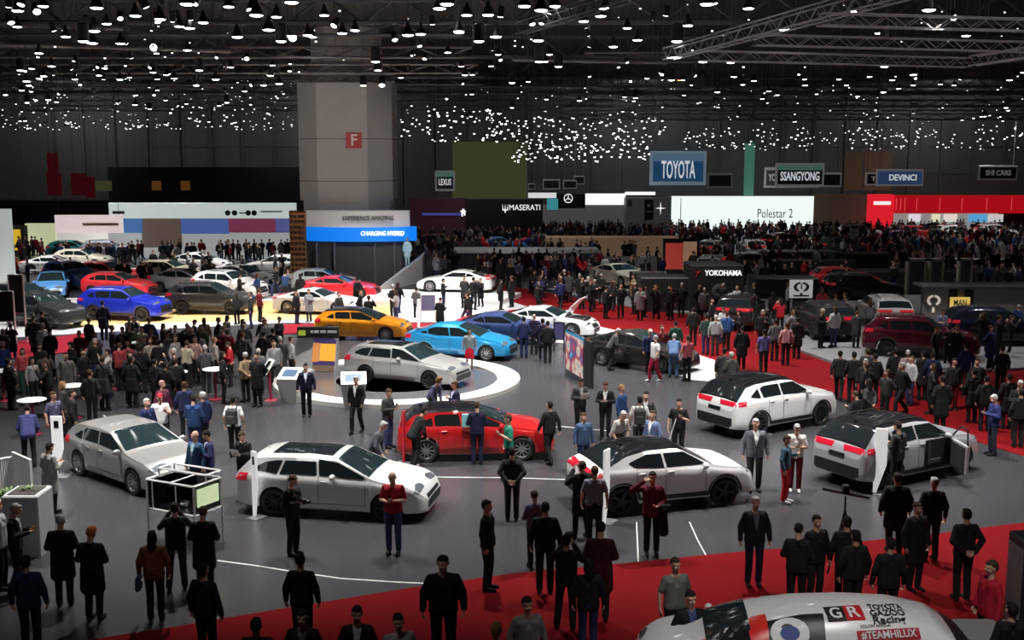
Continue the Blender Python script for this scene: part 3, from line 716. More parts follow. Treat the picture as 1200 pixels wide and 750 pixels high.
# round stand pavilion under the column
pav = empty('pavilion', (0, 0, 0)); tag(pav, 'stand pavilion round the column with white and blue fascia bands', 'pavilion')
py_ = CY-hw-1.0
def band(name, x0, x1, y0, y1, m, bulge=.9, dep=.85):
    a, b = PD(x0, y1, py_), PD(x1, y0, py_); mb = MB(); n = 14; pts = []
    for i in range(n+1):
        t = i/n; pts.append((a.x+(b.x-a.x)*t, py_-bulge*math.sin(PI*t)**.8+.4))
    pts += [(b.x, py_+dep), (a.x, py_+dep)]
    return MB().prism(pts, a.z, b.z).build(name, m, pav), (a, b)
FW = mat('fascia_white', (.78, .78, .78), .5, emit=(1, 1, 1), es=.08); FB = mat('fascia_blue', (.01, .17, .62), .4, emit=(.0, .19, .85), es=.75)
b1, (a, b) = band('white_fascia', 357, 479, 247, 269, FW)
p = PD(431, 256, py_-.75); text('EXPERIENCE AMAZING', mat('fascia_letter', (.25, .25, .26), .5), b1, (p.x, py_-.55, p.z), .42, width=58*py_/FPX, depth=.3)
b2, _ = band('blue_fascia', 357, 487, 266, 282.5, FB, 1.0)
p = PD(448, 274, py_-.75); text('CHARGING HYBRID', mat('letter_white', (.9, .85, .75), .5, emit=(1, .93, .8), es=.8), b2, (p.x, py_-.55, p.z), .42, width=50*py_/FPX, depth=.2)
b3, _ = band('dark_wall', 359, 470, 283, 334, mat('pavilion_wall', (.05, .05, .052), .6), .5)
mb = MB()
for x in (372, 393, 440, 463): q = PD(x, 300, py_-.3); MB().box(q.x-.03, q.x+.03, py_-.75, py_-.1, .02, PD(x, 284, py_).z).build('wall_batten', GREY, pav)
# timber tower beside the pavilion
t0 = empty('timber_tower', (0, 0, 0)); tag(t0, 'tall timber lattice tower left of the pavilion', 'tower')
ty = py_+.2; a = PD(341, 325, ty); b = PD(358, 247, ty)
WD = mat('timber', (.32, .13, .04), .6, noise=.3, nscale=4)
mb = MB()
for i in range(17):
    for j in range(int((b.z)/.34)):
        if (i+j*3) % 7 == 0: continue
    x = a.x+(b.x-a.x)*i/17
    if i % 4 == 0: mb.box(x, x+.06, ty-.05, ty+.9, 0, b.z)
mb.build('upright', WD, t0); mb = MB(); z = .3
while z < b.z: mb.box(a.x, b.x, ty-.08, ty+.85, z, z+.16); z += .36
mb.build('slat', WD, t0)

# ---------------------------------------------------------------- stands along the back
def panel(name, x0, x1, y0, y1, Y, m, label, cat, dep=.5, ground=False, parent=None, hang=False):
    a, b = PD(x0, y1, Y), PD(x1, y0, Y); z0 = 0 if ground else max(0, a.z)
    mb = MB().box(a.x, b.x, Y, Y+dep, z0, b.z)
    if hang:
        for x in (a.x+.3, b.x-.3): mb.tube((x, Y+dep/2, b.z), (x, Y+dep/2, ZC), .02, 4, mi=1)
    o = mb.build(name, [m, DGREY], parent)
    if label: tag(o, label, cat)
    return o
def emi(name, c, e): return mat(name, tuple(k*.8 for k in c), .5, emit=c, es=e)
L1 = empty('exhibition_wall'); tag(L1, 'long white and blue exhibition wall behind the left stands', 'wall')
LY = 92.0
panel('white_header', 128, 346, 238, 256, LY, emi('mint_white', (.72, .82, .78), .55), 0, 0, parent=L1)
panel('blue_band', 128, 167, 256, 273, LY, emi('band_blue', (.06, .17, .42), .6), 0, 0, parent=L1)
panel('brown_screen', 167, 212, 256, 290, LY, emi('brown', (.14, .10, .08), .5), 0, 0, parent=L1)
panel('blue_band', 212, 268, 256, 274, LY, emi('band_violet', (.08, .14, .42), .6), 0, 0, parent=L1)
panel('maroon_screen', 268, 323, 256, 272, LY, emi('maroon_scr', (.22, .04, .09), .6), 0, 0, parent=L1)
panel('blue_band', 323, 346, 256, 272, LY, emi('band_violet2', (.10, .12, .34), .6), 0, 0, parent=L1)
panel('white_base', 128, 346, 273, 302, LY+.1, emi('pale_base', (.50, .52, .51), .5), 0, 0, parent=L1, ground=True)
for i, x in enumerate((267, 275, 284, 291, 298)):
    p = PD(x, 249.5, LY); r_ = .23; mb = MB().lathe([(r_, -.06), (r_, 0)], 16, c=(p.x, LY-.02, p.z), axis='y') if i != 2 else MB().box(p.x-.25, p.x+.25, LY-.06, LY, p.z-.05, p.z+.05)
    mb.build('emblem', BLACK, L1)
p = PD(318, 248, LY); MB().box(p.x-.9, p.x+.9, LY-.05, LY, p.z-.05, p.z+.06).build('emblem', DGREY, L1)
p = PD(139, 249, LY); MB().box(p.x-.5, p.x+.5, LY-.05, LY, p.z-.12, p.z+.12).build('emblem', DGREY, L1)
o = panel('hanging_banner', 65, 143, 252, 273, 86, emi('banner_pale', (.78, .66, .66), .75), 'pale pink hanging banner with a faint name at the left', 'banner', .2, hang=True)
p = PD(118, 263, 86); MB().box(p.x-1.4, p.x+1.4, 85.93, 86, p.z-.10, p.z+.12).build('lettering', mat('tan', (.5, .36, .25), .6), o)
panel('banner_panel', -8, 10, 245, 352, 66, emi('side_white', (.55, .6, .58), .55), 'tall white banner panel cut by the left edge of the picture', 'panel', .4, True)
panel('light_box', 30, 65, 262, 280, 96, emi('lime_white', (.7, .75, .45), .6), 'yellowish lit shop counter under the dark mezzanine', 'light box', .6, True)
panel('light_box', 66, 128, 273, 287, 96, emi('soft_white', (.75, .75, .7), .6), 'white lit back wall behind the motorcycles', 'light box', .6, True)
panel('mezzanine', -40, 128, 236, 262, 110, mat('mezz', (.03, .03, .032), .8), 'dark mezzanine block behind the left stands', 'mezzanine', 4, True)
panel('mezzanine', 128, 357, 196, 238, 125, mat('mezz2', (.022, .022, .024), .8), 'dark gallery wall above the long white wall', 'mezzanine', 3, True)
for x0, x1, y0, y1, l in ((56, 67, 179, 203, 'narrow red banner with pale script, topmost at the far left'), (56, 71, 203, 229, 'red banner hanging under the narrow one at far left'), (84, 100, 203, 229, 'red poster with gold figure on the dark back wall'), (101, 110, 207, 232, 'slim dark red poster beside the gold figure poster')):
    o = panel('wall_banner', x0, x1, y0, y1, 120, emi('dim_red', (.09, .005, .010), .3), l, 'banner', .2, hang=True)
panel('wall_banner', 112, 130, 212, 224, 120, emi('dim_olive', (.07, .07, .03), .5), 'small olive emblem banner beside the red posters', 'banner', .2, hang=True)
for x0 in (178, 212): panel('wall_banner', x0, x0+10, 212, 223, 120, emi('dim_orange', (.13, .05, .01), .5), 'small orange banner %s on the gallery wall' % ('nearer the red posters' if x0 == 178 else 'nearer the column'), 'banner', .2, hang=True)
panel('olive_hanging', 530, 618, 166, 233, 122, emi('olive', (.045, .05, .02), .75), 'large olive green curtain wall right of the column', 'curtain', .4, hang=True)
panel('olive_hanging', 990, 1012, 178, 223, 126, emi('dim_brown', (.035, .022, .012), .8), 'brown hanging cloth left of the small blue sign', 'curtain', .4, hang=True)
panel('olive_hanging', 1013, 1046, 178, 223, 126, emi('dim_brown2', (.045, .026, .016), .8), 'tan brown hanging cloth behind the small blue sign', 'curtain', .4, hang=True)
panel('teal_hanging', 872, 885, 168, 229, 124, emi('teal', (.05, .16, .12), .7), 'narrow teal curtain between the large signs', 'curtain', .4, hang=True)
# centre stands
R1 = empty('dark_stand_wall'); tag(R1, 'black stand wall with a white marque name and crests', 'wall'); RY = 110
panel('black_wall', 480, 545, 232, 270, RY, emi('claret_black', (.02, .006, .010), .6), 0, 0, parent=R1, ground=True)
panel('black_wall', 545, 636, 234, 258, RY, mat('pure_black', (.006, .006, .006), .5), 0, 0, parent=R1, ground=True)
p = PD(615, 243.5, RY-.1); text('MASERATI', emi('sign_white', (.85, .85, .85), 1.0), R1, (p.x, RY-.05, p.z), .8, width=36*RY/FPX)
p = PD(592, 243.5, RY-.1); mb = MB()
for dx in (-.22, 0, .22): mb.add([(p.x+dx-.05, RY-.06, p.z-.2), (p.x+dx+.05, RY-.06, p.z-.2), (p.x+dx*1.3, RY-.06, p.z+.42)], [(0, 1, 2)])
mb.box(p.x-.28, p.x+.28, RY-.08, RY-.04, p.z-.26, p.z-.18); mb.box(p.x-.05, p.x+.05, RY-.08, RY-.04, p.z-.5, p.z-.2); mb.build('crest', emi('sign_white', (.85, .85, .85), 1.0), R1)
p = PD(543, 249, RY-.1); mb = MB(); mb.box(p.x-.12, p.x+.1, RY-.08, RY-.02, p.z-.1, p.z+.35); mb.box(p.x-.3, p.x+.25, RY-.08, RY-.02, p.z+.05, p.z+.18); mb.box(p.x-.2, p.x-.05, RY-.08, RY-.02, p.z-.4, p.z); mb.box(p.x+.05, p.x+.2, RY-.08, RY-.02, p.z-.3, p.z)
mb.build('crest', emi('sign_white', (.85, .85, .85), 1.0), R1)
p = PD(518, 251, RY-.1); MB().box(p.x-2, p.x+2, RY-.05, RY, p.z-.12, p.z+.12).build('screen', emi('dim_blue', (.04, .05, .25), .8), R1)
p = PD(640, 240, RY-.2); MB().box(p.x+.1, p.x+1.2, RY-.2, RY+.3, p.z-.5, p.z+.6).build('screen', emi('teal_scr', (.04, .25, .28), .8), R1)
M1 = empty('lit_stand_wall'); tag(M1, 'stand wall with white light bands and a round three pointed emblem', 'wall'); MY = 121
panel('white_band', 619, 652, 226, 232, MY, emi('band_w', (.8, .8, .8), .8), 0, 0, parent=M1)
panel('white_band', 686, 733, 227, 240, MY, emi('band_w2', (1, 1, 1), 1.0), 0, 0, parent=M1)
panel('white_band', 733, 768, 225, 228.5, MY, emi('band_w2', (1, 1, 1), 1.0), 0, 0, parent=M1)
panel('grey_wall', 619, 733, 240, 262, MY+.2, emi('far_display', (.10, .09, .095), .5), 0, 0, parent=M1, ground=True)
panel('black_box', 652, 686, 228, 244, MY-.2, mat('pure_black', (.006, .006, .006), .5), 0, 0, parent=M1)
p = PD(666, 232.5, MY-.4); mb = MB(); Rr = .46
for i in range(20):
    a, b = 2*PI*i/20, 2*PI*(i+1)/20; mb.tube((p.x+Rr*math.cos(a), MY-.3, p.z+Rr*math.sin(a)), (p.x+Rr*math.cos(b), MY-.3, p.z+Rr*math.sin(b)), .045, 5)
for a in (90, 210, 330): mb.tube((p.x, MY-.3, p.z), (p.x+Rr*math.cos(R(a)), MY-.3, p.z+Rr*math.sin(R(a))), .06, 5, r1=.02)
mb.build('emblem', emi('sign_white', (.85, .85, .85), 1.0), M1)
N1 = empty('charcoal_stand_wall'); tag(N1, 'charcoal stand block with a four pointed white star', 'wall'); NY = 118
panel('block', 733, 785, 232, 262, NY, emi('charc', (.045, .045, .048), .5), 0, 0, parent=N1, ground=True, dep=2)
panel('recess', 755, 766, 234, 258, NY-.05, mat('pure_black', (.006, .006, .006), .5), 0, 0, parent=N1, dep=.1)
for x in (737.5,): panel('plate', x-2, x+3, 235, 242, NY-.06, GREY, 0, 0, parent=N1, dep=.1)
p = PD(760.5, 248, NY); MB().box(p.x-.25, p.x+.25, NY-.12, NY-.04, p.z-.06, p.z+.06).box(p.x-.2, p.x+.1, NY-.12, NY-.04, p.z+.5, p.z+.8).build('emblem', WMAT, N1)
p = PD(774, 244, NY); mb = MB(); Rr = .6
pts = []
for i in range(8): rr = Rr if i % 2 == 0 else .1; pts.append((p.x+rr*math.cos(PI*i/4), NY-.08, p.z+rr*math.sin(PI*i/4)*(1.25 if i % 4 == 2 else 1)))
mb.add(pts, [(i, (i+1) % 8, 8) for i in range(8)][:0]); mb.add(pts+[(p.x, NY-.12, p.z)], [(i, (i+1) % 8, 8) for i in range(8)]); mb.build('star', emi('sign_white', (.85, .85, .85), 1.0), N1)
Q1 = empty('light_wall'); tag(Q1, 'huge glowing white light wall reading Polestar 2', 'light box'); QY = 122
panel('light_panel', 785, 954, 230, 272, QY, emi('glow_white', (.86, .95, .93), 1.0), 0, 0, parent=Q1, ground=True)
p = PD(908, 250.5, QY); text('Polestar 2', mat('thin_grey', (.12, .12, .12), .6), Q1, (p.x, QY-.05, p.z), 1.42, width=41*QY/FPX)
panel('edge_post', 784.5, 787, 230, 268, QY-.1, GREY, 0, 0, parent=Q1, dep=.1)
panel('edge_post', 797, 798.5, 232, 266, QY-.1, GREY, 0, 0, parent=Q1, dep=.1)
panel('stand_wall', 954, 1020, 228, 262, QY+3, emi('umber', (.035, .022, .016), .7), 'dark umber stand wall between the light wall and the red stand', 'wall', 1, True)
S1 = empty('red_stand'); tag(S1, 'long red stand fascia with a square red tower', 'stand'); SY = 122
panel('tower', 1020, 1048, 228, 262, SY-.3, emi('tower_red', (.78, .015, .03), .85), 0, 0, parent=S1, ground=True, dep=1.5)
panel('white_plate', 1024, 1044, 236, 240, SY-.4, emi('sign_white', (.85, .85, .85), 1.0), 0, 0, parent=S1, dep=.08)
panel('fascia', 1048, 1300, 229, 250, SY, emi('fascia_red', (.42, .004, .010), .85), 0, 0, parent=S1, dep=1)
for x in (1050, 1055, 1060, 1074, 1101, 1127, 1156, 1185): panel('rib', x, x+1.2, 232, 247, SY-.08, emi('rib_red', (.75, .12, .12), .7), 0, 0, parent=S1, dep=.08)
panel('back_wall', 1048, 1170, 250, 270, SY+1, emi('pale_back', (.38, .42, .40), .5), 0, 0, parent=S1, ground=True)
for x0, x1, c in ((1065, 1079, (.75, .8, .85)), (1092, 1102, (.8, .85, .6)), (1106, 1122, (.8, .78, .7)), (1135, 1157, (.10, .40, .75)), (1158, 1176, (.6, .62, .62))): panel('picture', x0, x1, 251, 260, SY+.8, emi('pic%d' % x0, c, .8), 0, 0, parent=S1, dep=.1)
panel('stand_wall', 1170, 1300, 250, 268, SY+1, mat('black_back', (.015, .012, .014), .6), 'black stand back wall at the far right under the red fascia', 'wall', 1, True)

# ---------------------------------------------------------------- hanging name signs
def hang_sign(name_, x0, x1, y0, y1, Y, s, frame, face, letter, label, tw=.8, th=.5, band=None, rz=0, dx=0):
    a, b = PD(x0, y1, Y), PD(x1, y0, Y); cx = (a.x+b.x)/2; cz = (a.z+b.z)/2; w_ = b.x-a.x; h = b.z-a.z
    r = empty('hanging_sign', (cx, Y, cz), R(rz)); tag(r, label, 'sign')
    MB().rbox(-w_/2, w_/2, -.12, .12, -h/2, h/2, .03).build('frame', frame, r)
    f = MB().box(-w_/2+.09*h, w_/2-.09*h, -.15, -.1, -h*.39, h*.36).build('face', face, r)
    if band: MB().box(-w_/2+.1*h, w_/2-.1*h, -.16, -.1, h*.2, h*.43).build('band', band, r)
    if s:
        t = text(s, letter, f, (dx*w_, -.17, -.02*h-(.05*h if band else 0)), h*th, width=w_*tw, depth=.02, bold=.015)
    mb = MB()
    for sx in (-.4, .4): mb.tube((w_*sx, 0, h/2-.02), (w_*sx, 0, ZC-cz), .02, 5)
    mb.build('hanger', GREY, r)
    return r
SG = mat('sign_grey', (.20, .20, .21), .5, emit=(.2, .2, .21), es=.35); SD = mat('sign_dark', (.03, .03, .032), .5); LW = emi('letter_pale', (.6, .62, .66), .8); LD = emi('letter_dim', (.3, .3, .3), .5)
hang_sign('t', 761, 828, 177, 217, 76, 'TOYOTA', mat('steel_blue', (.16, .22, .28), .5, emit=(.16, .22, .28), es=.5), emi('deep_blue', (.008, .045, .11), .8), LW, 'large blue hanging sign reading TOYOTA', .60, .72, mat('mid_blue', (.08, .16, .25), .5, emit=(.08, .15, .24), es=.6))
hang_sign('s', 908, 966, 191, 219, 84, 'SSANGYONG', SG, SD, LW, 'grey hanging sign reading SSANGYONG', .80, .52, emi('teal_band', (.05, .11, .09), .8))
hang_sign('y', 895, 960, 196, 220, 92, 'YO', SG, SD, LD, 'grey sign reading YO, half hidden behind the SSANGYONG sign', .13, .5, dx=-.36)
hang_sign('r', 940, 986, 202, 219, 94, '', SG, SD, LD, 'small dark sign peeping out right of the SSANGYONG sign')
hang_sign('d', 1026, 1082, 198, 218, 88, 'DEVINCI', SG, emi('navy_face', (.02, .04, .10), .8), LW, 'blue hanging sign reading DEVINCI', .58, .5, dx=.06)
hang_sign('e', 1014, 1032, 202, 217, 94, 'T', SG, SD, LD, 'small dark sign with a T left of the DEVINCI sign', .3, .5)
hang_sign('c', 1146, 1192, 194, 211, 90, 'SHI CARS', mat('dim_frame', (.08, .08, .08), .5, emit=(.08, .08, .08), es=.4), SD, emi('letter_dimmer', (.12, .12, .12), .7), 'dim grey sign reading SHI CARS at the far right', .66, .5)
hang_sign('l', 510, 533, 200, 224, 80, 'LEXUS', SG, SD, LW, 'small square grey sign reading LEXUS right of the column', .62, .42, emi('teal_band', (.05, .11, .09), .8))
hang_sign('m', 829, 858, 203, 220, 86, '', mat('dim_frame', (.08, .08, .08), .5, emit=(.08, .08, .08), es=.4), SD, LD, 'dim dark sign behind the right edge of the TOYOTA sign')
for i, (x0, x1, y0, y1, l) in enumerate(((636, 656, 210, 222, 'small dark sign with a grey frame, leftmost above the light bands'), (660, 676, 211, 221, 'small sign in the middle of the dim cluster above the light bands'), (672, 685, 206, 216, 'small paler sign at the top of the dim cluster above the light bands'), (619, 627, 215, 222, 'tiny pale sign beside the olive curtain wall'))):
    hang_sign('x', x0, x1, y0, y1, 105+i, '', SG, SD, LD, l)

# ---------------------------------------------------------------- roof trusses and pipes
TR = mat('truss_metal', (.50, .50, .51), .5, .1); TRD = mat('truss_dark', (.16, .16, .165), .6, .3)
def truss(p0, p1, s=.32, m=TR, label='', group=None, seg=.42, r_=.022, hang=True):
    p0 = V(p0); p1 = V(p1); L = (p1-p0).length; d = (p1-p0)/L; sd = V((-d.y, d.x, 0)).normalized(); up_ = V((0, 0, 1)); c = []
    o = empty('truss', (p0+p1)/2); tag(o, label, 'truss', group)
    mid = (p0+p1)/2; mb = MB()
    for a, b in ((-1, 0), (1, 0), (-1, 1), (1, 1)):
        q = sd*a*s/2+up_*b*s; mb.tube(p0+q-mid, p1+q-mid, r_, 6); c.append(q)
    mb.build('chord', m, o, True); mb = MB(); n = max(2, int(L/seg))
    for i in range(n):
        a = p0+d*(L*i/n)-mid; b = p0+d*(L*(i+1)/n)-mid
        for q0, q1 in ((c[0], c[2]), (c[1], c[3]), (c[0], c[1])):
            mb.tube(a+(q0 if i % 2 else q1), b+(q1 if i % 2 else q0), r_*.5, 4)
    mb.build('brace', m, o)
    if hang:
        mb = MB()
        for t in (.1, .5, .9): q = p0+d*L*t-mid; mb.tube(q+up_*s, (q.x, q.y, ZC-mid.z), .012, 4)
        mb.build('hanger', TRD, o)
    return o
zt_ = 11.3
a, b = G(783, 70, zt_), G(1100, -12, zt_)
truss(a, b, .34, label='long grey lattice truss slanting up to the top right', m=TR)
a, b = G(960, 30, zt_+.02), G(1320, 40, zt_+.02); truss(a, b, .28, label='grey truss running right at the very top of the picture')
a, b = G(884, 53, zt_), G(1320, 64, zt_); truss(a, b, .28, label='second grey truss running right below the slanting one')
a, b = G(822, 71, zt_), G(1135, 79, zt_); truss(a, b, .3, label='third grey truss running right, lowest of the bright ones')
a, b = G(1140, 77, zt_), G(1320, 50, zt_); truss(a, b, .3, label='short grey truss rising to the right edge')
a, b = G(610, 40, 12.2), G(760, -6, 12.2); truss(a, b, .34, TRD, 'dark slanting truss left of the bright slanting one')
truss(PD(352, 96, CY-hw-.4), PD(462, 96, CY-hw-.4), .5, TRD, 'dark lamp truss wrapped across the top of the column', seg=.8, r_=.05)
k = 0
for i, Y in enumerate((36, 46, 56, 66, 76, 86, 96, 106, 116)):
    truss((-70, Y, 13.3), (-2 if Y < 80 else 70, Y, 13.3), .5, TRD, 'dark lamp truss across the hall, number', 'dark lamp trusses over the left stands', seg=1.4, r_=.05)['label'] = 'dark lamp truss across the hall, %s from the camera' % ('nearest', 'second', 'third', 'fourth', 'fifth', 'sixth', 'seventh', 'eighth', 'farthest')[i]
for i, (Y, z) in enumerate(((62, 13.6), (84, 12.2), (100, 11.8))):
    truss((4, Y, z), (78, Y, z), .5, TRD, '', 'dark lamp trusses over the right stands', seg=1.4, r_=.05)['label'] = '%s of three dark lamp trusses over the right half of the hall' % ('nearest', 'middle', 'farthest')[i]
for i, Y in enumerate((24, 40, 60, 80, 100, 120)):
    mb = MB(); mb.box(-82, 82, Y, Y+.35, ZC-1.6, ZC-1.4).box(-82, 82, Y, Y+.35, ZC-.2, ZC)
    for x in range(-80, 82, 4): mb.tube((x, Y+.17, ZC-1.5), (x+2, Y+.17, ZC-.1), .07, 5).tube((x+2, Y+.17, ZC-.1), (x+4, Y+.17, ZC-1.5), .07, 5)
    tag(mb.build('roof_beam', TRD), 'dark lattice roof beam spanning the hall, %s from the camera' % ('nearest', 'second', 'third', 'fourth', 'fifth', 'farthest')[i], 'beam', 'roof beams')
PIPE = mat('duct_metal', (.16, .16, .165), .5, .3)
for x0, y0, x1, y1, z, r_, l in ((-20, 50, 270, 59, 13.6, .14, 'long pale service pipe at the top left of the roof'), (600, 69, 782, 73, 12.9, .11, 'pale service pipe left of the slanting truss'), (0, 27, 145, 31, 14.5, .2, 'wide dark duct near the top left corner')):
    a, b = G(x0, y0, z), G(x1, y1, z); mb = MB().tube(a, b, r_, 10)
    for t in (.1, .9): q = a.lerp(b, t); mb.tube(q, (q.x, q.y, ZC-.01), .02, 5)
    thing1('service_pipe', mb, PIPE, l, 'pipe', smooth=True)
# ================================================================ lamps
LENS = mat('lamp_lens', (.9, .9, .9), .4, emit=(1, .98, .96), es=10); LENSF = mat('lamp_lens_far', (.9, .9, .9), .4, emit=(1, .98, .96), es=3.2)
LENSO = mat('lamp_lens_orange', (.9, .4, .2), .4, emit=(1, .25, .08), es=6)
hb = MB(); hb.lathe([(.05, .46), (.07, .34), (.1, .30), (.2, .05), (.215, 0), (.19, 0)], 16); HB = hb.mesh('lamp_shade', True)
ln = MB(); ln.lathe([(.195, .0), (.15, -.03), (.08, -.04), (.0001, -.045)], 16); LN = ln.mesh('lens', True)
cn = MB(); cn.lathe([(.07, .36), (.12, .32), (.125, 0), (.115, 0)], 14); CN = cn.mesh('housing', True)
cl = MB(); cl.lathe([(.112, .005), (.08, -.02), (.0001, -.03)], 14); CL = cl.mesh('lens', True)
yk = MB(); yk.tube((-.15, 0, .18), (-.15, 0, .5), .012, 5).tube((.15, 0, .18), (.15, 0, .5), .012, 5).tube((-.15, 0, .5), (.15, 0, .5), .012, 5); YK = yk.mesh('yoke')
hg = MB(); hg.tube((0, 0, 0), (0, 0, 1), .012, 5); HG = hg.mesh('hanger')
LAMPN = 0
WORDX = ('at the far left', 'left', 'left of centre', 'in the centre', 'right of centre', 'right', 'at the far right'); SEEN = {}
def where(p):                                  # plain words for the place of a lamp in the picture
    f = (p[1]*math.cos(PITCH)-(p[2]-CAMH)*math.sin(PITCH)); px = 600+FPX*p[0]/f; py = 375-FPX*((p[2]-CAMH)*math.cos(PITCH)+p[1]*math.sin(PITCH))/f
    return ('unseen above the frame, ' if py < 0 else 'high up, ' if py < 40 else 'mid height, ' if py < 90 else 'low, ')+WORDX[int(min(6, max(0, px//171.5)))]+('' if p[1] < 50 else ', nearer row' if p[1] < 68 else ', middle row' if p[1] < 84 else ', farther row' if p[1] < 100 else ', farthest row')
def lamp(p, kind='bay', tilt=(0, 0), label='', group=None, size=1.0, lens=None):
    """kind bay: bell shaded high bay lamp, kind can: tilted spotlight in a yoke"""
    global LAMPN; LAMPN += 1; label = label+', '+where(p); group = group+' '+where(p)
    r = empty('ceiling_lamp' if kind == 'bay' else 'spotlight', p, 0, 1); tag(r, label, 'lamp', group)
    h = link('lamp_shade' if kind == 'bay' else 'housing', HB if kind == 'bay' else CN, r, [BLACK], scale=size, rot=(tilt[0], 0, tilt[1]))
    link('lens', LN if kind == 'bay' else CL, h, [lens or LENS])
    q = ZC-p[2]-.3*size
    link('hanger', HG, r, [TRD], loc=(0, 0, .3*size), scale=(1, 1, q))
    return r, h
AREAS = [(0, 0, 350, 62, 22, 'lamp under the dark roof', 0), (350, 0, 620, 62, 16, 'lamp above the column', 0),
         (620, 0, 800, 62, 8, 'lamp left of the slanting truss', 0), (800, 84, 1200, 150, 24, 'small lamp over the right stands', 1),
         (470, 62, 790, 132, 30, 'small lamp right of the column', 1), (0, 62, 350, 95, 40, 'small lamp over the left stands', 1), (0, 92, 350, 150, 110, 'tiny distant lamp over the left stands', 2)]
KNOWN = [(77, 43), (141, 51), (141, 22), (104, 26), (125, 28), (201, 22), (210, 31), (185, 26), (171, 8), (222, 33), (268, 8), (296, 11), (10, 8), (315, 35), (401, 39), (336, 42), (515, 10), (538, 38), (581, 43), (569, 25), (493, 40), (380, 18), (324, 20),
         (634, 12), (684, 25), (747, 47), (704, 19), (735, 33), (765, 23), (708, 10), (780, 18), (806, 30), (834, 4), (877, 10), (725, 79), (758, 92), (691, 90), (796, 94), (815, 89), (860, 90), (1001, 15), (920, 35), (1118, 21), (1132, 42), (1030, 39),
         (1019, 90), (943, 93), (983, 93), (1053, 104), (1102, 99), (1125, 93), (1005, 113), (935, 121), (1104, 130), (1070, 133), (1070, 141), (1080, 140), (1028, 136), (992, 140), (1118, 142), (1175, 142), (1199, 85), (1073, 92), (545, 88), (470, 91), (488, 141)]
POSN = [(x, y, 'bright lamp hanging from the dark roof', 0 if y < 60 else 1) for x, y in KNOWN]
for x0, y0, x1, y1, n, l, lv in AREAS:
    for i in range(n):
        POSN.append((x0+(x1-x0)*rnd.random(), y0+(y1-y0)*rnd.random(), l, lv))
for i, (x, y, l, lv) in enumerate(POSN[:262]):
    if 345 < x < 466 and y > 78: continue
    z = 12.3+rnd.random()*.9 if lv < 2 else 11.6+rnd.random()*.5
    q = G(x, min(y, 152), z)
    if q.y > 128 or abs(q.x) > 78: q = G(x, 100, z)
    q.z = z
    kind = 'bay' if rnd.random() < .6 else 'can'
    t = (0, 0) if kind == 'bay' else (R(rnd.uniform(10, 50))*rnd.choice((1, -1)), rnd.uniform(-1, 1))
    lamp(q, kind, t, l, l.replace('lamp', 'lamps'), rnd.uniform(.75, 1.05) if lv == 0 else rnd.uniform(.6, .9) if lv == 1 else rnd.uniform(.45, .9), LENSO if (x, y) == (796, 94) else None)
# the far field of small spotlights, too many to count
mb = MB(); hd = MB()
def far_lamps(x0, x1, y0, y1, n, D0, D1, s0=.08, s1=.16):
    for i in range(n):
        D = rnd.uniform(D0, D1); x = rnd.uniform(x0, x1); y = rnd.uniform(y0, y1)
        if 345 < x < 466 and D > 60: continue
        q = PD(x, y, D); r_ = rnd.uniform(s0, s1); 
        mb.lathe([(.0001, -r_*.7), (r_*.8, -r_*.45), (r_, 0), (r_*.6, r_*.3), (.0001, r_*.4)], 7, c=q); hd.lathe([(r_*1.1, r_*.35), (r_*.9, r_*1.6), (.0001, r_*2)], 7, c=q); hd.tube((q.x, q.y, q.z+r_*2), (q.x, q.y, ZC), .008, 3)
far_lamps(600, 765, 158, 190, 170, 96, 112, .06, .12); far_lamps(600, 790, 138, 160, 90, 90, 110, .06, .12); far_lamps(800, 1200, 150, 176, 190, 92, 112, .04, .10); far_lamps(465, 600, 128, 166, 90, 90, 110, .06, .13)
far_lamps(0, 345, 86, 152, 90, 80, 122, .04, .10); far_lamps(0, 345, 142, 152, 40, 105, 120, .05, .09); far_lamps(465, 1200, 100, 148, 110, 70, 110, .03, .08); far_lamps(0, 345, 112, 152, 80, 90, 122, .03, .08); far_lamps(0, 1200, 5, 90, 60, 40, 60, .03, .06)
fl = mb.build('distant_spotlights', LENSF); tag(fl, 'countless tiny distant spotlights glinting under the roof', 'lamps', kind='stuff')
tag(hd.build('distant_lamp_housings', BLACK), 'dark housings of the distant spotlights under the roof', 'lamps', kind='stuff')
# the lamps that light the stands, plus added ones for wall, ramp and trusses
def rig(x, y, z, ax, ay, watt, cone=80, tint=W_, rad=.2, blend=.6, label='', tz=0):
    d = V((ax-x, ay-y, tz-z)); t = math.atan2(math.hypot(d.x, d.y), -d.z); rz = math.atan2(d.y, d.x)+PI/2
    r, h = lamp((x, y, z), 'can', (t, rz), label, 'stand spotlights', 1.5)
    l = bpy.data.lights.new('spot_beam', 'SPOT'); l.energy = watt; l.spot_size = R(cone); l.spot_blend = blend; l.color = tint; l.shadow_soft_size = rad
    o = bpy.data.objects.new('spot_beam', l); col.objects.link(o); o.parent = r
    o.rotation_euler = d.to_track_quat('-Z', 'Y').to_euler(); o.location = d.normalized()*.15
for (x, y, z, ax, ay, watt, cone, tint, rad, tz) in SPOTS:
    rig(x, y, z, ax, ay, watt, cone, tint, rad, tz=tz, label='spotlight over the %s' % ('grey and silver cars' if y < 48 and x < 4 else 'white crossovers' if y < 48 else 'left middle stands' if x < -8 else 'middle stands' if x < 14 else 'right middle stands'))
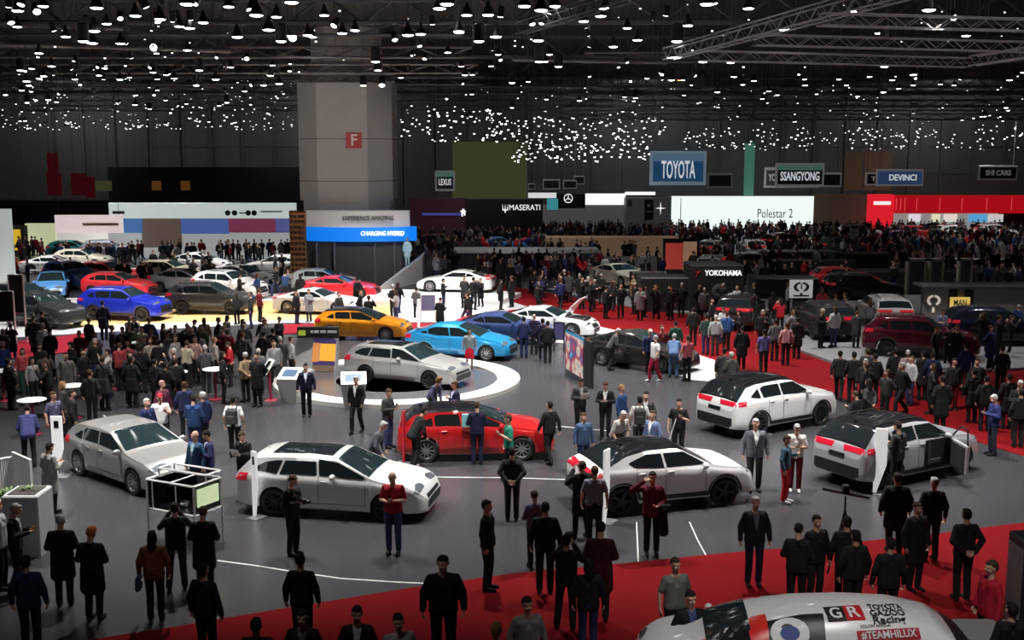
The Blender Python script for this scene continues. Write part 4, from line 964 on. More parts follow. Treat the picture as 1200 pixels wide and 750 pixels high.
# ================================================================ round stage
SCN = G(466, 447); stg = empty('round_stage', (SCN.x, SCN.y, 0)); tag(stg, 'round turntable stage with a white rim under the silver estate car', 'stage')
mb = MB(); mb.lathe([(3.75, .02), (3.75, .13), (3.9, .17), (4.5, .17), (4.6, .15), (4.6, .0)], 72); mb.build('rim', mat('rim_white', (.62, .62, .60), .4), stg, True)
MB().lathe([(3.75, 0), (3.75, .06), (.0001, .06)], 72).build('turntable', mat('turntable_grey', (.09, .09, .10), .25, nscale=1, noise=.1), stg)
MB().lathe([(2.3, .06), (2.3, .075), (2.36, .075), (2.36, .06)], 60).build('turntable_ring', GREY, stg)

# ================================================================ big cars on the grey floor
SIL = (.50, .50, .49); WHT = (.80, .80, .80); PRL = (.72, .72, .72); BLK = (.010, .010, .012)
car_px('wagon', (321, 603), (456, 611), (.66, .67, .67), 'white estate car with dark glass roof on the grey floor, nearest row', rimdark=True)
car_px('hatch', (96, 556), (160, 579), (.40, .40, .39), 'silver grey hatchback with silver roof beside the white frame case', metal=.5)
car_px('hatch', (499, 541), (612, 539), (.50, .010, .012), 'red hatchback with black roof and men around it', roof=BLK)
car_px('chr', (726, 604), (848, 592), WHT, 'white coupe crossover with black roof, its nose to the right', roof=BLK)
car_px('suv', (889, 511), (958, 498), WHT, 'white crossover with black roof and rails seen from behind', roof=BLK)
greysuv = car_px('suv', (1040, 573), (1123, 555), (.40, .40, .43), 'silver grey crossover with black roof and its front door open', roof=BLK)
# the open door of the grey crossover
s = CARS['suv']
dm = MB(); dm.rbox(-1.0, 0, -.05, .05, .36, 1.10, .03); dm.build('open_door', [paint((.40, .40, .43)), BLACK], greysuv, loc=(3.22, -.90, 0), rot=(0, 0, R(62)))
dd = MB(); dd.add([(-.98, -.02, 1.1), (-.95, .02, 1.1), (-.93, .0, 1.5), (-.55, 0, 1.52), (0, 0, 1.12)], [(0, 1, 2)]); 
for a, b in (((-.97, 0, 1.08), (-.92, 0, 1.48)), ((-.92, 0, 1.48), (-.55, 0, 1.50)), ((-.55, 0, 1.50), (-.02, 0, 1.1))): dd.tube(a, b, .022, 6)
dd.build('door_frame', BLACK, greysuv, loc=(3.22, -.90, 0), rot=(0, 0, R(62)))
MB().rbox(-.95, -.08, .05, .09, .42, 1.05, .02).build('door_lining', mat('door_lining', (.03, .03, .03), .7), greysuv, loc=(3.22, -.90, 0), rot=(0, 0, R(62)))
MB().box(2.2, 3.15, -.955, -.93, .38, 1.12).build('dark_opening_sheet', MATTB, greysuv)  # flat black sheet standing in for the shade inside the doorway
mb = MB(); mb.rbox(2.25, 2.75, -.99, -.96, .5, .62, .01).rbox(2.25, 2.36, -.99, -.96, .6, 1.15, .01).build('seat', mat('seat_leather', (.05, .05, .05), .6), greysuv)
wag = car_px('wagon', (427, 448), (508, 456), SIL, 'silver estate car standing on the round white rimmed stage', z=.06, metal=.4, rimdark=True)
wag.location.z = .06
def c_at(kind, px, py, hd, colr, label, z=0, **k):
    return car(kind, G(px, py, z), hd, colr, label, **k)
WF = .02
c_at('hatch', 427, 396, -8, (.85, .30, .01), 'orange hatchback with black roof behind the estate car on the stage', roof=BLK)
c_at('sedan', 541, 417, -16, (.02, .30, .62), 'bright blue fastback saloon right of the orange hatchback', metal=.2)
c_at('coupe', 592, 399, -14, (.05, .08, .24), 'dark blue and white racing car nose behind the bright blue saloon')
oc = c_at('coupe', 643, 391, -20, WHT, 'white sports coupe with its bonnet raised', z=WF); oc.location.z = WF
# raised bonnet of the white coupe
bn = MB(); bn.add([(0, -.62, 0), (0, .62, 0), (1.15, .50, .05), (1.15, -.50, .05), (.6, -.6, .09), (.6, .6, .09)], [(0, 4, 5, 1), (4, 3, 2, 5)])
bm_ = bn.mesh('raised_bonnet'); b2_ = evald(bm_, [('SOLIDIFY', dict(thickness=.05))]); link('raised_bonnet', b2_, oc, [paint(WHT)], loc=(3.30, 0, .93), rot=(0, R(-48), 0))
MB().rbox(3.35, 4.35, -.5, .5, .80, .90, .05).build('engine_bay', BLACK, oc)
mb = MB().tube((4.2, .45, .8), (3.95, .5, 1.6), .012, 5); mb.build('bonnet_stay', GREY, oc)
c_at('sedan', 752, 429, -38, (.028, .027, .026), 'black saloon with people leaning in, right of the open bonnet coupe')
# second row
def plinth(px, py, L, W_, hd, h, m, label, z=0):
    g = G(px, py); mb = MB().rbox(-L/2, L/2, -W_/2, W_/2, 0, h, .08); return tag(mb.build('car_plinth', m, loc=(g.x, g.y, z), rot=R(hd)), label, 'plinth')
def cz(o, z): o.location.z = z; return o
cz(c_at('suv', 148, 373, -10, (.012, .03, .50), 'bright blue crossover on the amber floor at the left', z=.03, metal=.2), .03)
cz(c_at('suv', 52, 381, -28, (.03, .03, .032), 'black crossover with grille to the right, left of the blue one', z=.02), .02)
cz(c_at('suv', 248, 366, -3, (.05, .05, .052), 'dark bronze crossover in front of the white ones', z=.03), .03)
cz(c_at('suv', 270, 349, -22, WHT, 'white crossover directly behind the dark bronze one'), 0)
cz(c_at('sedan', 219, 341, -12, (.35, .36, .37), 'silver car left of the white crossover behind'), 0)
cz(c_at('coupe', 374, 366, -14, WHT, 'white coupe among visitors in front of the blue pavilion', z=.03), .03)
cz(c_at('coupe', 399, 348, -8, (.55, .012, .025), 'red sports coupe behind the white coupe', z=.02), .02)
cz(c_at('hatch', 382, 341, -8, (.55, .60, .58), 'pale green and white car behind the red coupe'), 0)
cz(c_at('sedan', 62, 346, -70, (.10, .32, .72), 'light blue car facing the camera at the far left'), 0)
cz(c_at('suv', 84, 336, -40, (.03, .07, .25), 'darker blue crossover behind the light blue car'), 0)
cz(c_at('hatch', 128, 331, -15, (.60, .02, .03), 'red and white rally hatchback behind the blue crossover'), 0)
cz(c_at('hatch', 141, 346, -10, (.65, .03, .04), 'red small car just behind the roof of the blue crossover'), 0)
cz(c_at('coupe', 65, 320, 5, WHT, 'white coupe with black windows in the back left row'), 0)
cz(c_at('hatch', 99, 313, -5, (.70, .66, .55), 'cream white hatchback next to the white coupe'), 0)
cz(c_at('hatch', 322, 321, 175, WHT, 'white hatchback nose to the left near the timber tower'), 0)
cz(c_at('suv', 268, 300, 0, WHT, 'white crossover in front of the long white wall'), 0)
cz(c_at('suv', 182, 300, 10, (.45, .02, .03), 'red off roader in front of the brown screen', rimdark=True), 0)
cz(c_at('hatch', 88, 301, 0, (.04, .30, .30), 'teal small car below the pale pink banner'), 0)
cz(c_at('suv', 128, 305, 10, (.55, .60, .68), 'white and blue off roader right of the teal car'), 0)
cz(c_at('sedan', 235, 318, -10, WHT, 'white van like car in the back row left of centre'), 0)
cz(c_at('sedan', 285, 336, -20, (.45, .46, .46), 'silver saloon behind the white crossover'), 0)
cz(c_at('hatch', 200, 329, -10, (.60, .56, .40), 'cream small car behind the silver car'), 0)
cz(c_at('hatch', 30, 362, -30, (.04, .04, .045), 'dark car half hidden behind the black framed board', z=.02), .02)
# centre: white concept car on its sculpted plinth
g = G(520, 352); pl = MB(); pl.prism([(g.x-4.6, g.y-2.3), (g.x+3.4, g.y-2.3), (g.x+4.6, g.y+1.5), (g.x+2.5, g.y+3.2), (g.x-4.5, g.y+3.2)], .0, .28)
thing1('white_plinth', pl, WHITE, 'broad white plinth carrying the white open sports car', 'plinth')
rg = G(462, 340); rp = MB(); A_, B_ = G(436, 352), G(490, 338)
rp.add([(A_.x, A_.y, 0.02), (A_.x, A_.y+2.5, .02), (B_.x, B_.y+2.5, 0.02), (B_.x, B_.y, .02), (A_.x, A_.y, .35), (A_.x, A_.y+2.5, .35), (B_.x, B_.y+2.5, 1.9), (B_.x, B_.y, 1.7)],
       [(0, 1, 2, 3), (4, 7, 6, 5), (0, 3, 7, 4), (3, 2, 6, 7), (2, 1, 5, 6), (1, 0, 4, 5)])
rp.v = [(x, y+3.4, z) for x, y, z in rp.v]
thing1('white_ramp', rp, WHITE, 'white wedge shaped ramp rising right beside the blue pavilion', 'ramp')
cz(c_at('coupe', 535, 346, 170, WHT, 'white open sports car on the broad white plinth', windscreen=WHITE), .28)
p1 = plinth(728, 342, 7.0, 4.2, -35, .42, mat('white_plinth', (.42, .42, .42), .4), 'white edged plinth under the white grand tourer')
cz(c_at('coupe', 727, 341, -62, (.78, .74, .62), 'cream white grand tourer facing the camera on its plinth'), .42)
# far centre and right
FAR = [('coupe', 588, 294, 12, (.05, .25, .60), 'light blue supercar on the far grey stand'), ('coupe', 640, 291, 0, (.02, .05, .35), 'dark blue supercar right of the light blue one'), ('coupe', 510, 290, 10, (.45, .01, .02), 'red supercar in front of the claret stand wall'),
       ('coupe', 552, 283, 5, (.45, .01, .02), 'red supercar left of the light blue one, behind the crowd'), ('suv', 835, 326, 70, (.20, .20, .21), 'grey crossover above the black tyre stand'), ('hatch', 835, 300, 60, (.25, .25, .26), 'silver hatchback left of the small white hatchback in the distance'),
       ('hatch', 881, 299, 88, (.55, .55, .55), 'small white hatchback with red lamps seen from behind'), ('suv', 1007, 281, 0, (.75, .75, .75), 'small white car in front of the dark stand right of the light wall'), ('sedan', 1058, 287, -10, (.35, .42, .75), 'blue white police like car under the red fascia'),
       ('hatch', 1078, 280, 0, (.45, .01, .02), 'red car nearest the red square tower'), ('suv', 1120, 282, 5, (.75, .75, .75), 'white van under the long red fascia'), ('suv', 1168, 281, -5, (.75, .75, .75), 'white car with open tailgate under the right of the red fascia'),
       ('suv', 920, 294, 30, (.16, .02, .03), 'dark red car beyond the grey crossover'), ('sedan', 885, 318, 0, (.10, .10, .11), 'dark grey saloon right of the grey crossover'), ('suv', 990, 300, 0, (.06, .06, .065), 'black car in the dark middle distance')]
for k_, x, y, h_, c_, l_ in FAR: c_at(k_, x, y, h_, c_, l_, lite=True)
cz(c_at('suv', 868, 381, 68, (.02, .02, .022), 'black crossover with red tail lamps behind the aisle crowd', lite=True), 0)
cz(c_at('suv', 1034, 383, 86, (.42, .42, .42), 'white crossover with roof rails seen from behind on the right deck', z=.12), .12)
cz(c_at('suv', 1078, 416, -22, (.08, .008, .018), 'dark red crossover on the right deck', z=.12), .12)
cz(c_at('suv', 1166, 402, -5, (.012, .014, .03), 'black crossover at the right edge of the deck', z=.12), .12)
cz(c_at('suv', 962, 392, 95, (.03, .03, .032), 'black crossover behind the framed emblem board', z=.12), .12)
cz(c_at('suv', 1010, 352, 0, (.025, .025, .027), 'black off roader in the dark behind the right deck'), 0)
cz(c_at('hatch', 990, 338, 0, (.40, .015, .03), 'bright red racing car beyond the framed emblem board', lite=True), 0)
# rally pickup in the lower right corner
g = G(936, 846, 0); rp = car('pickup', g, 174, (.80, .80, .80), 'white black and red rally pickup in the bottom right corner', roof=(.80, .80, .80), rimdark=True)
RALLY = rp

# ================================================================ things on the grey floor
TOT = mat('panel_white_glow', (.8, .8, .8), .4, emit=(1, 1, 1), es=.42)  # panel white with a slight glow put into the colour
def totem(px, py, h, wpx, label, m=TOT, rz=0, icon=True):
    g = G(px, py); w_ = wpx*8.25/(py-HOR); o = empty('info_totem', g, R(rz)); tag(o, label, 'sign')
    mb = MB(); th = .05
    pts = [(-w_/2, 0), (-w_/2+.07, 0), (w_/2, h*.45), (w_/2, h), (-w_/2, h)]
    n = len(pts); mb.add([(x, -th/2, z) for x, z in pts]+[(x, th/2, z) for x, z in pts], [tuple(range(n)), tuple(range(2*n-1, n-1, -1))]+[(i, n+i, n+(i+1) % n, (i+1) % n) for i in range(n)])
    mb.build('panel', m, o)
    MB().rbox(-w_/2-.02, w_/2+.12, -.2, .2, 0, .02, .01).build('foot', GREY, o)
    if icon: MB().box(-w_*.22, w_*.22, -th/2-.006, -th/2, h-.32, h-.12).build('display', GLOSSB, o)
    return o
totem(70, 558, 1.62, 13, 'white pointed information panel left of the silver hatchback')
totem(300, 606, 1.58, 8, 'narrow white information panel at the tail of the white estate car', rz=-35)
totem(710, 612, 1.72, 14, 'narrow white information panel at the tail of the white coupe crossover', rz=60, icon=False)
totem(893, 508, 1.55, 11, 'white information panel in front of the white crossover', rz=12, icon=False)
totem(1030, 578, 1.66, 14, 'white information panel beside the silver grey crossover', rz=-10, icon=False)
totem(474, 542, 1.45, 7, 'slim red information panel behind the white estate car', m=paint((.6, .02, .04)), rz=70, icon=False)
totem(491, 392, 1.7, 5, 'slim white information panel left of the bright blue saloon', rz=60, icon=False)
# white frame case with a monitor
fr = empty('display_case'); tag(fr, 'white open frame display case with black panels and a monitor', 'display case')
z0, z1 = .78, 1.42; A, B, C_ = G(173, 595, z0), G(228, 605, z0), G(260, 593, z0); D = A+C_-B
fm = MB(); q0 = [A, B, C_, D]; q1 = [V((p.x, p.y, z1)) for p in q0]
for i in range(4):
    fm.tube(q0[i], q0[(i+1) % 4], .022, 4).tube(q1[i], q1[(i+1) % 4], .026, 4).tube(q0[i], q1[i], .022, 4)
    fm.tube((q0[i].x, q0[i].y, 0), q0[i], .025, 6)
m0, m1 = A.lerp(B, .12), A.lerp(B, .62)
for m_ in (m0, m1): fm.tube((m_.x, m_.y, z0), (m_.x, m_.y, z1), .016, 4)
for t in (.5,): a, b = q1[0].lerp(q1[1], t), q1[3].lerp(q1[2], t); fm.tube(a, b, .018, 4)
fm.build('frame', WHITE, fr)
nn = (C_-B).cross(V((0, 0, 1))).normalized()
if nn.y > 0: nn = -nn
bx = MB(); i_ = [p.lerp((A+C_)/2, .05) for p in q0]
bx.slab([i_[3], i_[2], V((i_[2].x, i_[2].y, z1-.04)), V((i_[3].x, i_[3].y, z1-.04))], .02).slab([i_[0], i_[3], V((i_[3].x, i_[3].y, z1-.04)), V((i_[0].x, i_[0].y, z1-.04))], .02).slab([i_[1], i_[2], V((i_[2].x, i_[2].y, z1-.04)), V((i_[1].x, i_[1].y, z1-.04))], .02).slab(i_, .02)
bx.build('panel', GLOSSB, fr)
def onface(P0, P1, u0, u1, v0, v1, off):
    d = P1-P0; n_ = d.cross(V((0, 0, 1))).normalized(); n_ = n_ if n_.y < 0 else -n_
    f = lambda u, v: P0+d*u+V((0, 0, v-P0.z))+n_*off
    return [f(u0, v0), f(u1, v0), f(u1, v1), f(u0, v1)]
MB().slab(onface(B, C_, .12, .88, z0+.16, z1-.1, .02), .03).build('monitor', emi('screen_lime', (.55, .65, .38), .8), fr)
up2 = [q1[3].lerp(q1[0], .0), q1[2], q1[2].lerp(q1[1], .55), q1[3].lerp(q1[0], .55)]; tm_ = MB(); u2 = [p+V((0, 0, .16)) for p in up2]
for i in range(4): tm_.tube(u2[i], u2[(i+1) % 4], .024, 4).tube(up2[i], u2[i], .02, 4)
tm_.build('top_frame', WHITE, fr)
MB().rbox(-.12, .12, -.05, .05, 0, .12, .04).build('model', CHROME, fr, loc=(A+C_)/2+V((0, 0, .02)))
# slatted railing and planter at the left edge
rl = empty('slatted_railing'); tag(rl, 'white slatted railing at the left edge of the grey floor', 'railing')
a, b = G(-45, 600), G(17, 588); d = b-a; mb = MB(); sl = MB(); n = 26
mb.tube(a+V((0, 0, 1.12)), b+V((0, 0, 1.12)), .03, 6).tube(a+V((0, 0, .1)), b+V((0, 0, .1)), .03, 6); mb.build('rail', WHITE, rl)
for i in range(n): q = a+d*i/(n-1); sl.tube((q.x, q.y, .1), (q.x, q.y, 1.12), .017, 5)
for t in (0, 1): q = a+d*t; sl.tube((q.x, q.y, 0), (q.x, q.y, 1.14), .028, 6)
sl.build('slat', WHITE, rl)
c = G(38, 597); MB().slab([b, c, c+V((0, 0, 1.22)), b+V((0, 0, 1.25))], .06).build('end_panel', WHITE, rl)
pc = empty('planter', G(30, 652)); tag(pc, 'tall white planter cabinet with a green plant at the left edge', 'planter')
MB().rbox(-.42, .34, -.05, .75, 0, 1.32, .03).build('cabinet', mat('planter_white', (.5, .5, .5), .5), pc)
MB().rbox(-.34, .26, .03, .67, 1.28, 1.335, .02).build('soil', mat('soil', (.05, .045, .04), .95, noise=.5, nscale=40), pc)
def leaves(n, sp, h, base, wl=.03):
    mb = MB()
    for i in range(n):
        a = rnd.uniform(0, 2*PI); r_ = rnd.uniform(.3, 1)*sp; hh = h*rnd.uniform(.5, 1); p0 = V(base)+V((rnd.uniform(-.1, .1)*sp*3, rnd.uniform(-.1, .1)*sp*3, 0)); d = V((math.cos(a), math.sin(a), 0)); s_ = V((-d.y, d.x, 0))
        pts = [p0+d*r_*t+V((0, 0, hh*(1.5*t-.9*t*t))) for t in (0, .3, .6, .85, 1)]; wd_ = [.4, 1, 1, .6, .05]
        vs = []
        for p, q in zip(pts, wd_): vs += [p-s_*wl*q, p+s_*wl*q]
        mb.add(vs, [(2*k, 2*k+1, 2*k+3, 2*k+2) for k in range(4)])
    return mb
LEAF = mat('leaf', (.09, .16, .035), .5, noise=.3, nscale=6)
pt = empty('potted_plant', G(14, 618)); tag(pt, 'leafy green plant in a low box behind the white planter cabinet', 'plant')
MB().rbox(-.6, .5, -.2, .3, 0, .55, .03).build('pot', mat('planter_white', (.5, .5, .5), .5), pt); leaves(60, .42, .62, (.0, .05, .5)).build('leaves', LEAF, pt); leaves(40, .35, .5, (.3, .05, .5)).build('leaves', LEAF, pt)
leaves(14, .22, .14, (-.05, .35, 1.32), .02).build('leaves', LEAF, pc)
# counters, kiosks and screens by the stage
def kiosk(px, py, w_, h, rz, label):
    g = G(px, py); o = empty('tablet_kiosk', g, R(rz)); tag(o, label, 'kiosk'); k = w_/2
    mb = MB(); mb.add([(-k*.7, -.18, 0), (k*.7, -.18, 0), (k*.8, .2, 0), (-k*.8, .2, 0), (-k, -.32, h-.18), (k, -.32, h-.18), (k, .3, h+.12), (-k, .3, h+.12)], [(3, 2, 1, 0), (4, 5, 6, 7), (0, 1, 5, 4), (1, 2, 6, 5), (2, 3, 7, 6), (3, 0, 4, 7)])
    mb.build('body', mat('kiosk_grey', (.45, .45, .45), .45), o)
    f = lambda u, v, e=.012: (u, -.32+.62*v, h-.18+.30*v+e)
    MB().add([f(-k, 0), f(k, 0), f(k, 1), f(-k, 1)], [(0, 1, 2, 3)]).build('top_plate', WHITE, o)
    MB().add([f(-k*.65, .2, .02), f(k*.65, .2, .02), f(k*.65, .8, .02), f(-k*.65, .8, .02)], [(0, 1, 2, 3)]).build('screen', emi('kiosk_blue', (.04, .09, .16), .7), o)
kiosk(341, 472, .75, 1.05, -12, 'white tablet kiosk behind the man in navy jacket'); kiosk(415, 478, .85, 1.05, 8, 'white tablet kiosk behind the grey haired man on the stage edge')
dc = empty('display_counter', G(378, 436)); tag(dc, 'white curved counter with an orange screen and black header', 'counter')
mb = MB(); mb.add([(-1.15, -.1, 0), (.55, -.35, 0), (.55, .4, 0), (-1.1, .5, 0), (-1.0, .2, 1.35), (.62, -.05, 1.35), (.62, .4, 1.35), (-.95, .5, 1.35)], [(3, 2, 1, 0), (4, 5, 6, 7), (0, 1, 5, 4), (1, 2, 6, 5), (2, 3, 7, 6), (3, 0, 4, 7)]); mb.build('body', mat('counter_white', (.55, .55, .55), .45), dc)
def fp(u, v, e): return ((-1.15+1.7*u)*(1-v)+(-1.0+1.62*u)*v, (-.1-.25*u)*(1-v)+(.2-.25*u)*v-e, 1.35*v)
for nm, u0, u1, v0, v1, m in (('screen', .42, .58, .32, .88, emi('scr_orange2', (.55, .22, .06), .9)), ('screen', .60, .97, .36, .84, emi('scr_orange', (.85, .36, .04), .95)), ('screen', .42, .98, .86, .97, emi('scr_navy', (.04, .03, .12), .8)), ('screen', .45, .98, .24, .33, emi('scr_purple', (.05, .03, .12), .8)), ('screen', .45, .97, .06, .23, emi('scr_brown', (.15, .10, .07), .8))):
    MB().add([fp(u0, v0, .02), fp(u1, v0, .02), fp(u1, v1, .02), fp(u0, v1, .02)], [(0, 1, 2, 3)]).build(nm, m, dc)
MB().rbox(-.95, .68, -.04, .12, 1.36, 1.80, .02).build('header', BLACK, dc)
hs = MB()
for k_, (x0, x1) in enumerate(((-.42, -.32), (-.28, -.10), (-.04, .18), (.24, .60))): hs.box(x0, x1, -.06, -.035, 1.56, 1.66)
hs.build('lettering', WHITE, dc); MB().box(-.9, -.62, -.06, -.03, 1.46, 1.66).build('green_plate', emi('lime_plate', (.30, .36, .04), .7), dc)
tb = empty('tablet_stand', G(317, 470)); tag(tb, 'tilted white tablet on a pink stand in front of the crowd', 'tablet stand')
mb = MB().slab([(-.32, 0, 1.0), (-.10, -.1, .95), (.18, .1, 1.42), (-.04, .2, 1.47)], .05); mb.build('tablet', WHITE, tb); MB().slab([(-.22, .0, 1.07), (-.12, -.05, 1.05), (.08, .09, 1.36), (-.02, .14, 1.38)], .01).build('screen', GLOSSB, tb, loc=(-.02, -.03, .02))
PINK = mat('stand_pink', (.30, .02, .06), .5); MB().tube((0, .1, .02), (-.05, .08, 1.12), .05, 8).rbox(-.2, .2, -.08, .3, 0, .03, .01).build('post', PINK, tb)
# curved black screens right of the stage
cs = empty('curved_screen', G(676, 452)); tag(cs, 'curved black display wall with a bright picture, right of the stage', 'screen')
a, b, c = G(662, 438)-G(676, 452), G(684, 452)-G(676, 452), G(692, 456)-G(676, 452)
def wall_(p, q, z0, z1, th, nm, m, off=0):
    d = (q-p); n_ = V((d.y, -d.x, 0)).normalized()*off; MB().slab([p+n_+V((0, 0, z0)), q+n_+V((0, 0, z0)), q+n_+V((0, 0, z1)), p+n_+V((0, 0, z1))], th).build(nm, m, cs)
wall_(a, b, 0, 1.75, .12, 'body', GLOSSB); wall_(b, c, 0, 1.72, .12, 'side', MATTB)
pm_ = mat('picture_mix', (.3, .3, .3), .4); nt = pm_.node_tree; bs = nt.nodes['Principled BSDF']; vz = nt.nodes.new('ShaderNodeTexVoronoi'); vz.inputs['Scale'].default_value = 2.2; tcx = nt.nodes.new('ShaderNodeTexCoord'); nt.links.new(tcx.outputs['Object'], vz.inputs['Vector'])
rp_ = nt.nodes.new('ShaderNodeValToRGB'); e_ = rp_.color_ramp.elements; e_[0].color = (.02, .06, .16, 1); e_[1].color = (.10, .45, .55, 1)
for ps, c_ in ((.35, (.55, .5, .42, 1)), (.6, (.35, .03, .04, 1)), (.8, (.04, .05, .2, 1))): x = rp_.color_ramp.elements.new(ps); x.color = c_
nt.links.new(vz.outputs['Distance'], rp_.inputs[0]); nt.links.new(rp_.outputs[0], bs.inputs['Base Color']); nt.links.new(rp_.outputs[0], bs.inputs['Emission Color']); bs.inputs['Emission Strength'].default_value = .6
wall_(a.lerp(b, .04), a.lerp(b, .96), .25, 1.65, .01, 'picture', pm_, .02)
def framed(px, py, h, wpx, label, m, rz=0, frame=BLACK, z=0, base=True, cat='screen'):
    g = G(px, py, z); w_ = wpx*8.25/(py-HOR); o = empty('framed_board', g, R(rz)); tag(o, label, cat)
    MB().box(-w_/2, w_/2, 0, .05, h*.45, h).build('board', m, o); mb = MB()
    for x in (-w_/2, w_/2): mb.box(x-.025, x+.025, -.02, .07, 0, h+.02)
    mb.box(-w_/2, w_/2, -.02, .07, h, h+.04).box(-w_/2, w_/2, -.02, .07, h*.45-.04, h*.45)
    mb.build('frame', frame, o); return o
framed(655, 412, 1.25, 12, 'small framed screen beside the open bonnet coupe, left of the curved screen', emi('scr_blue', (.06, .05, .14), .6), -15)
framed(502, 378, 1.4, 17, 'grey monitor on a white stand in front of the white sports car plinth', emi('scr_grey', (.12, .12, .2), .6), 0, WHITE)
framed(23, 402, 3.1, 17, 'tall black board in a white frame at the left edge', mat('board_black', (.008, .008, .008), .4), 0, WHITE)
wb = framed(6, 404, 2.4, 26, 'black and white framed counter board at the very left edge', mat('board_black', (.008, .008, .008), .4), 0, WHITE)
# balustrade across the left stands
bl = empty('glass_balustrade'); tag(bl, 'long low glass balustrade with a white rail in front of the back left cars', 'balustrade')
a, b = G(34, 325), G(262, 321); mb = MB(); zr = .5; mb.tube(a+V((0, 0, zr)), b+V((0, 0, zr)), .05, 6); 
mb.build('rail', WHITE, bl); ps = MB(); gp = MB()
for i in range(13): q = a.lerp(b, i/12); ps.tube((q.x, q.y, 0), (q.x, q.y, zr), .03, 6)
ps.build('post', GREY, bl)
gm = mat('clear_glass', (.8, .85, .85), .02); gm.node_tree.nodes['Principled BSDF'].inputs['Alpha'].default_value = .12
gp.slab([a+V((0, 0, .1)), b+V((0, 0, .1)), b+V((0, 0, zr-.05)), a+V((0, 0, zr-.05))], .02); gp.build('glass_pane', gm, bl)
# round standing tables
def table(px, py, label, r_=.42, m=WHITE, h=1.08):
    g = G(px, py); o = empty('standing_table', g); tag(o, label, 'table', None)
    MB().lathe([(r_*.9, h-.03), (r_, h-.015), (r_, h), (.0001, h)], 24).build('table_top', m, o, True); MB().lathe([(.24, 0), (.24, .02), (.045, .04), (.04, h-.03)], 16).build('pedestal', PINK, o, True)
for x, y, l in ((253, 468, 'white standing table right of the crowd, in front of the backpack man'), (207, 472, 'white standing table behind the man with the red cap'), (138, 455, 'white standing table in the middle of the dark crowd'), (40, 509, 'white standing table behind the navy seated visitor'), (87, 490, 'white standing table beside the violet shirt man'), (196, 436, 'white standing table deep in the crowd behind the silver hatchback'), (165, 432, 'white standing table at the left of the crowded bar'), (232, 428, 'white standing table at the right of the crowded bar'), (5, 470, 'white standing table at the left edge of the crowd')):
    table(x, y, l)
# right hand stands
yk_ = empty('tyre_stand', G(843, 368)); tag(yk_, 'black tyre maker stand block with white lettering', 'stand')
hh = PD(840, 311, yk_.location.y).z
MB().rbox(-1.6, 1.3, 0, 2.6, 0, hh, .05).build('block', MATTB, yk_)
text('YOKOHAMA', emi('sign_white', (.85, .85, .85), 1.0), yk_, (.15, -.02, hh-.42), .40, width=2.0, bold=.02, depth=.03); MB().add([(-1.35, -.02, hh-.3), (-1.05, -.02, hh-.3), (-1.2, -.02, hh-.5), (-1.28, -.02, hh-.62), (-1.34, -.02, hh-.62), (-1.26, -.02, hh-.48)], [(0, 5, 2, 1), (5, 4, 3, 2)]).build('lettering', emi('sign_red', (.8, .02, .05), .8), yk_)
MB().lathe([(.42, -.04), (.35, -.08), (.2, -.08), (.16, -.04), (.16, 0)], 22, c=(-.05, -.02, hh-1.4), axis='y').build('tyre', mat('tyre_grey', (.06, .06, .06), .6), yk_, True)
for i, (x, y, w_, h, d_, l) in enumerate(((782, 366, 3.0, 1.9, 2, 'low black stand block left of the tyre maker stand'), (760, 352, 2.0, 1.6, 1.5, 'low black counter right of the cream grand tourer'), (922, 352, 3.8, 1.3, 2, 'long low black counter right of the tyre maker stand'), (960, 330, 5.0, 1.4, 2, 'dark stand block in the right middle distance'), (1010, 322, 4.0, 1.5, 2, 'dark stand block below the small white car'), (930, 313, 7.0, 1.2, 2, 'dark long counter in front of the light wall crowd'))):
    g = G(x, y); o = tag(MB().rbox(-w_/2, w_/2, 0, d_, 0, h, .05).build('stand_block', mat('block_black', (.02, .02, .021), .5), loc=g), l, 'counter')
g = G(612, 318); p0, p1 = PD(528, 318, g.y), PD(706, 318, g.y)
mb = MB().box(p0.x, p1.x, g.y, g.y+6, 0, PD(600, 297, g.y).z); thing1('grey_stand', mb, mat('stand_mid_grey', (.17, .17, .17), .6), 'long low grey stand base below the light blue supercar', 'stand')
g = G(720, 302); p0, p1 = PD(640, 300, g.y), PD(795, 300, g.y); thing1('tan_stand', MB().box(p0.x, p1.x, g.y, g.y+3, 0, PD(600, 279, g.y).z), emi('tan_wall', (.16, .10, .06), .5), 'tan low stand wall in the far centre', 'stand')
g = G(745, 322); p0, p1 = PD(708, 322, g.y), PD(775, 322, g.y); thing1('grey_stand', MB().box(p0.x, p1.x, g.y, g.y+2, 0, PD(600, 303, g.y).z), mat('stand_dim', (.10, .10, .10), .6), 'dim grey stand wall behind the cream grand tourer', 'stand')
g = G(798, 322); o = empty('poster_wall', g); tag(o, 'poster wall with a red and tan picture beside the grey crossover', 'poster')
MB().box(-1.3, 1.3, 0, .4, 0, 2.6).build('wall', MATTB, o); MB().box(-1.15, .1, -.02, 0, .4, 2.3).build('poster', emi('poster_red', (.35, .04, .03), .6), o); MB().box(.12, 1.1, -.02, 0, .3, 2.4).build('poster', emi('poster_tan', (.30, .17, .10), .6), o)
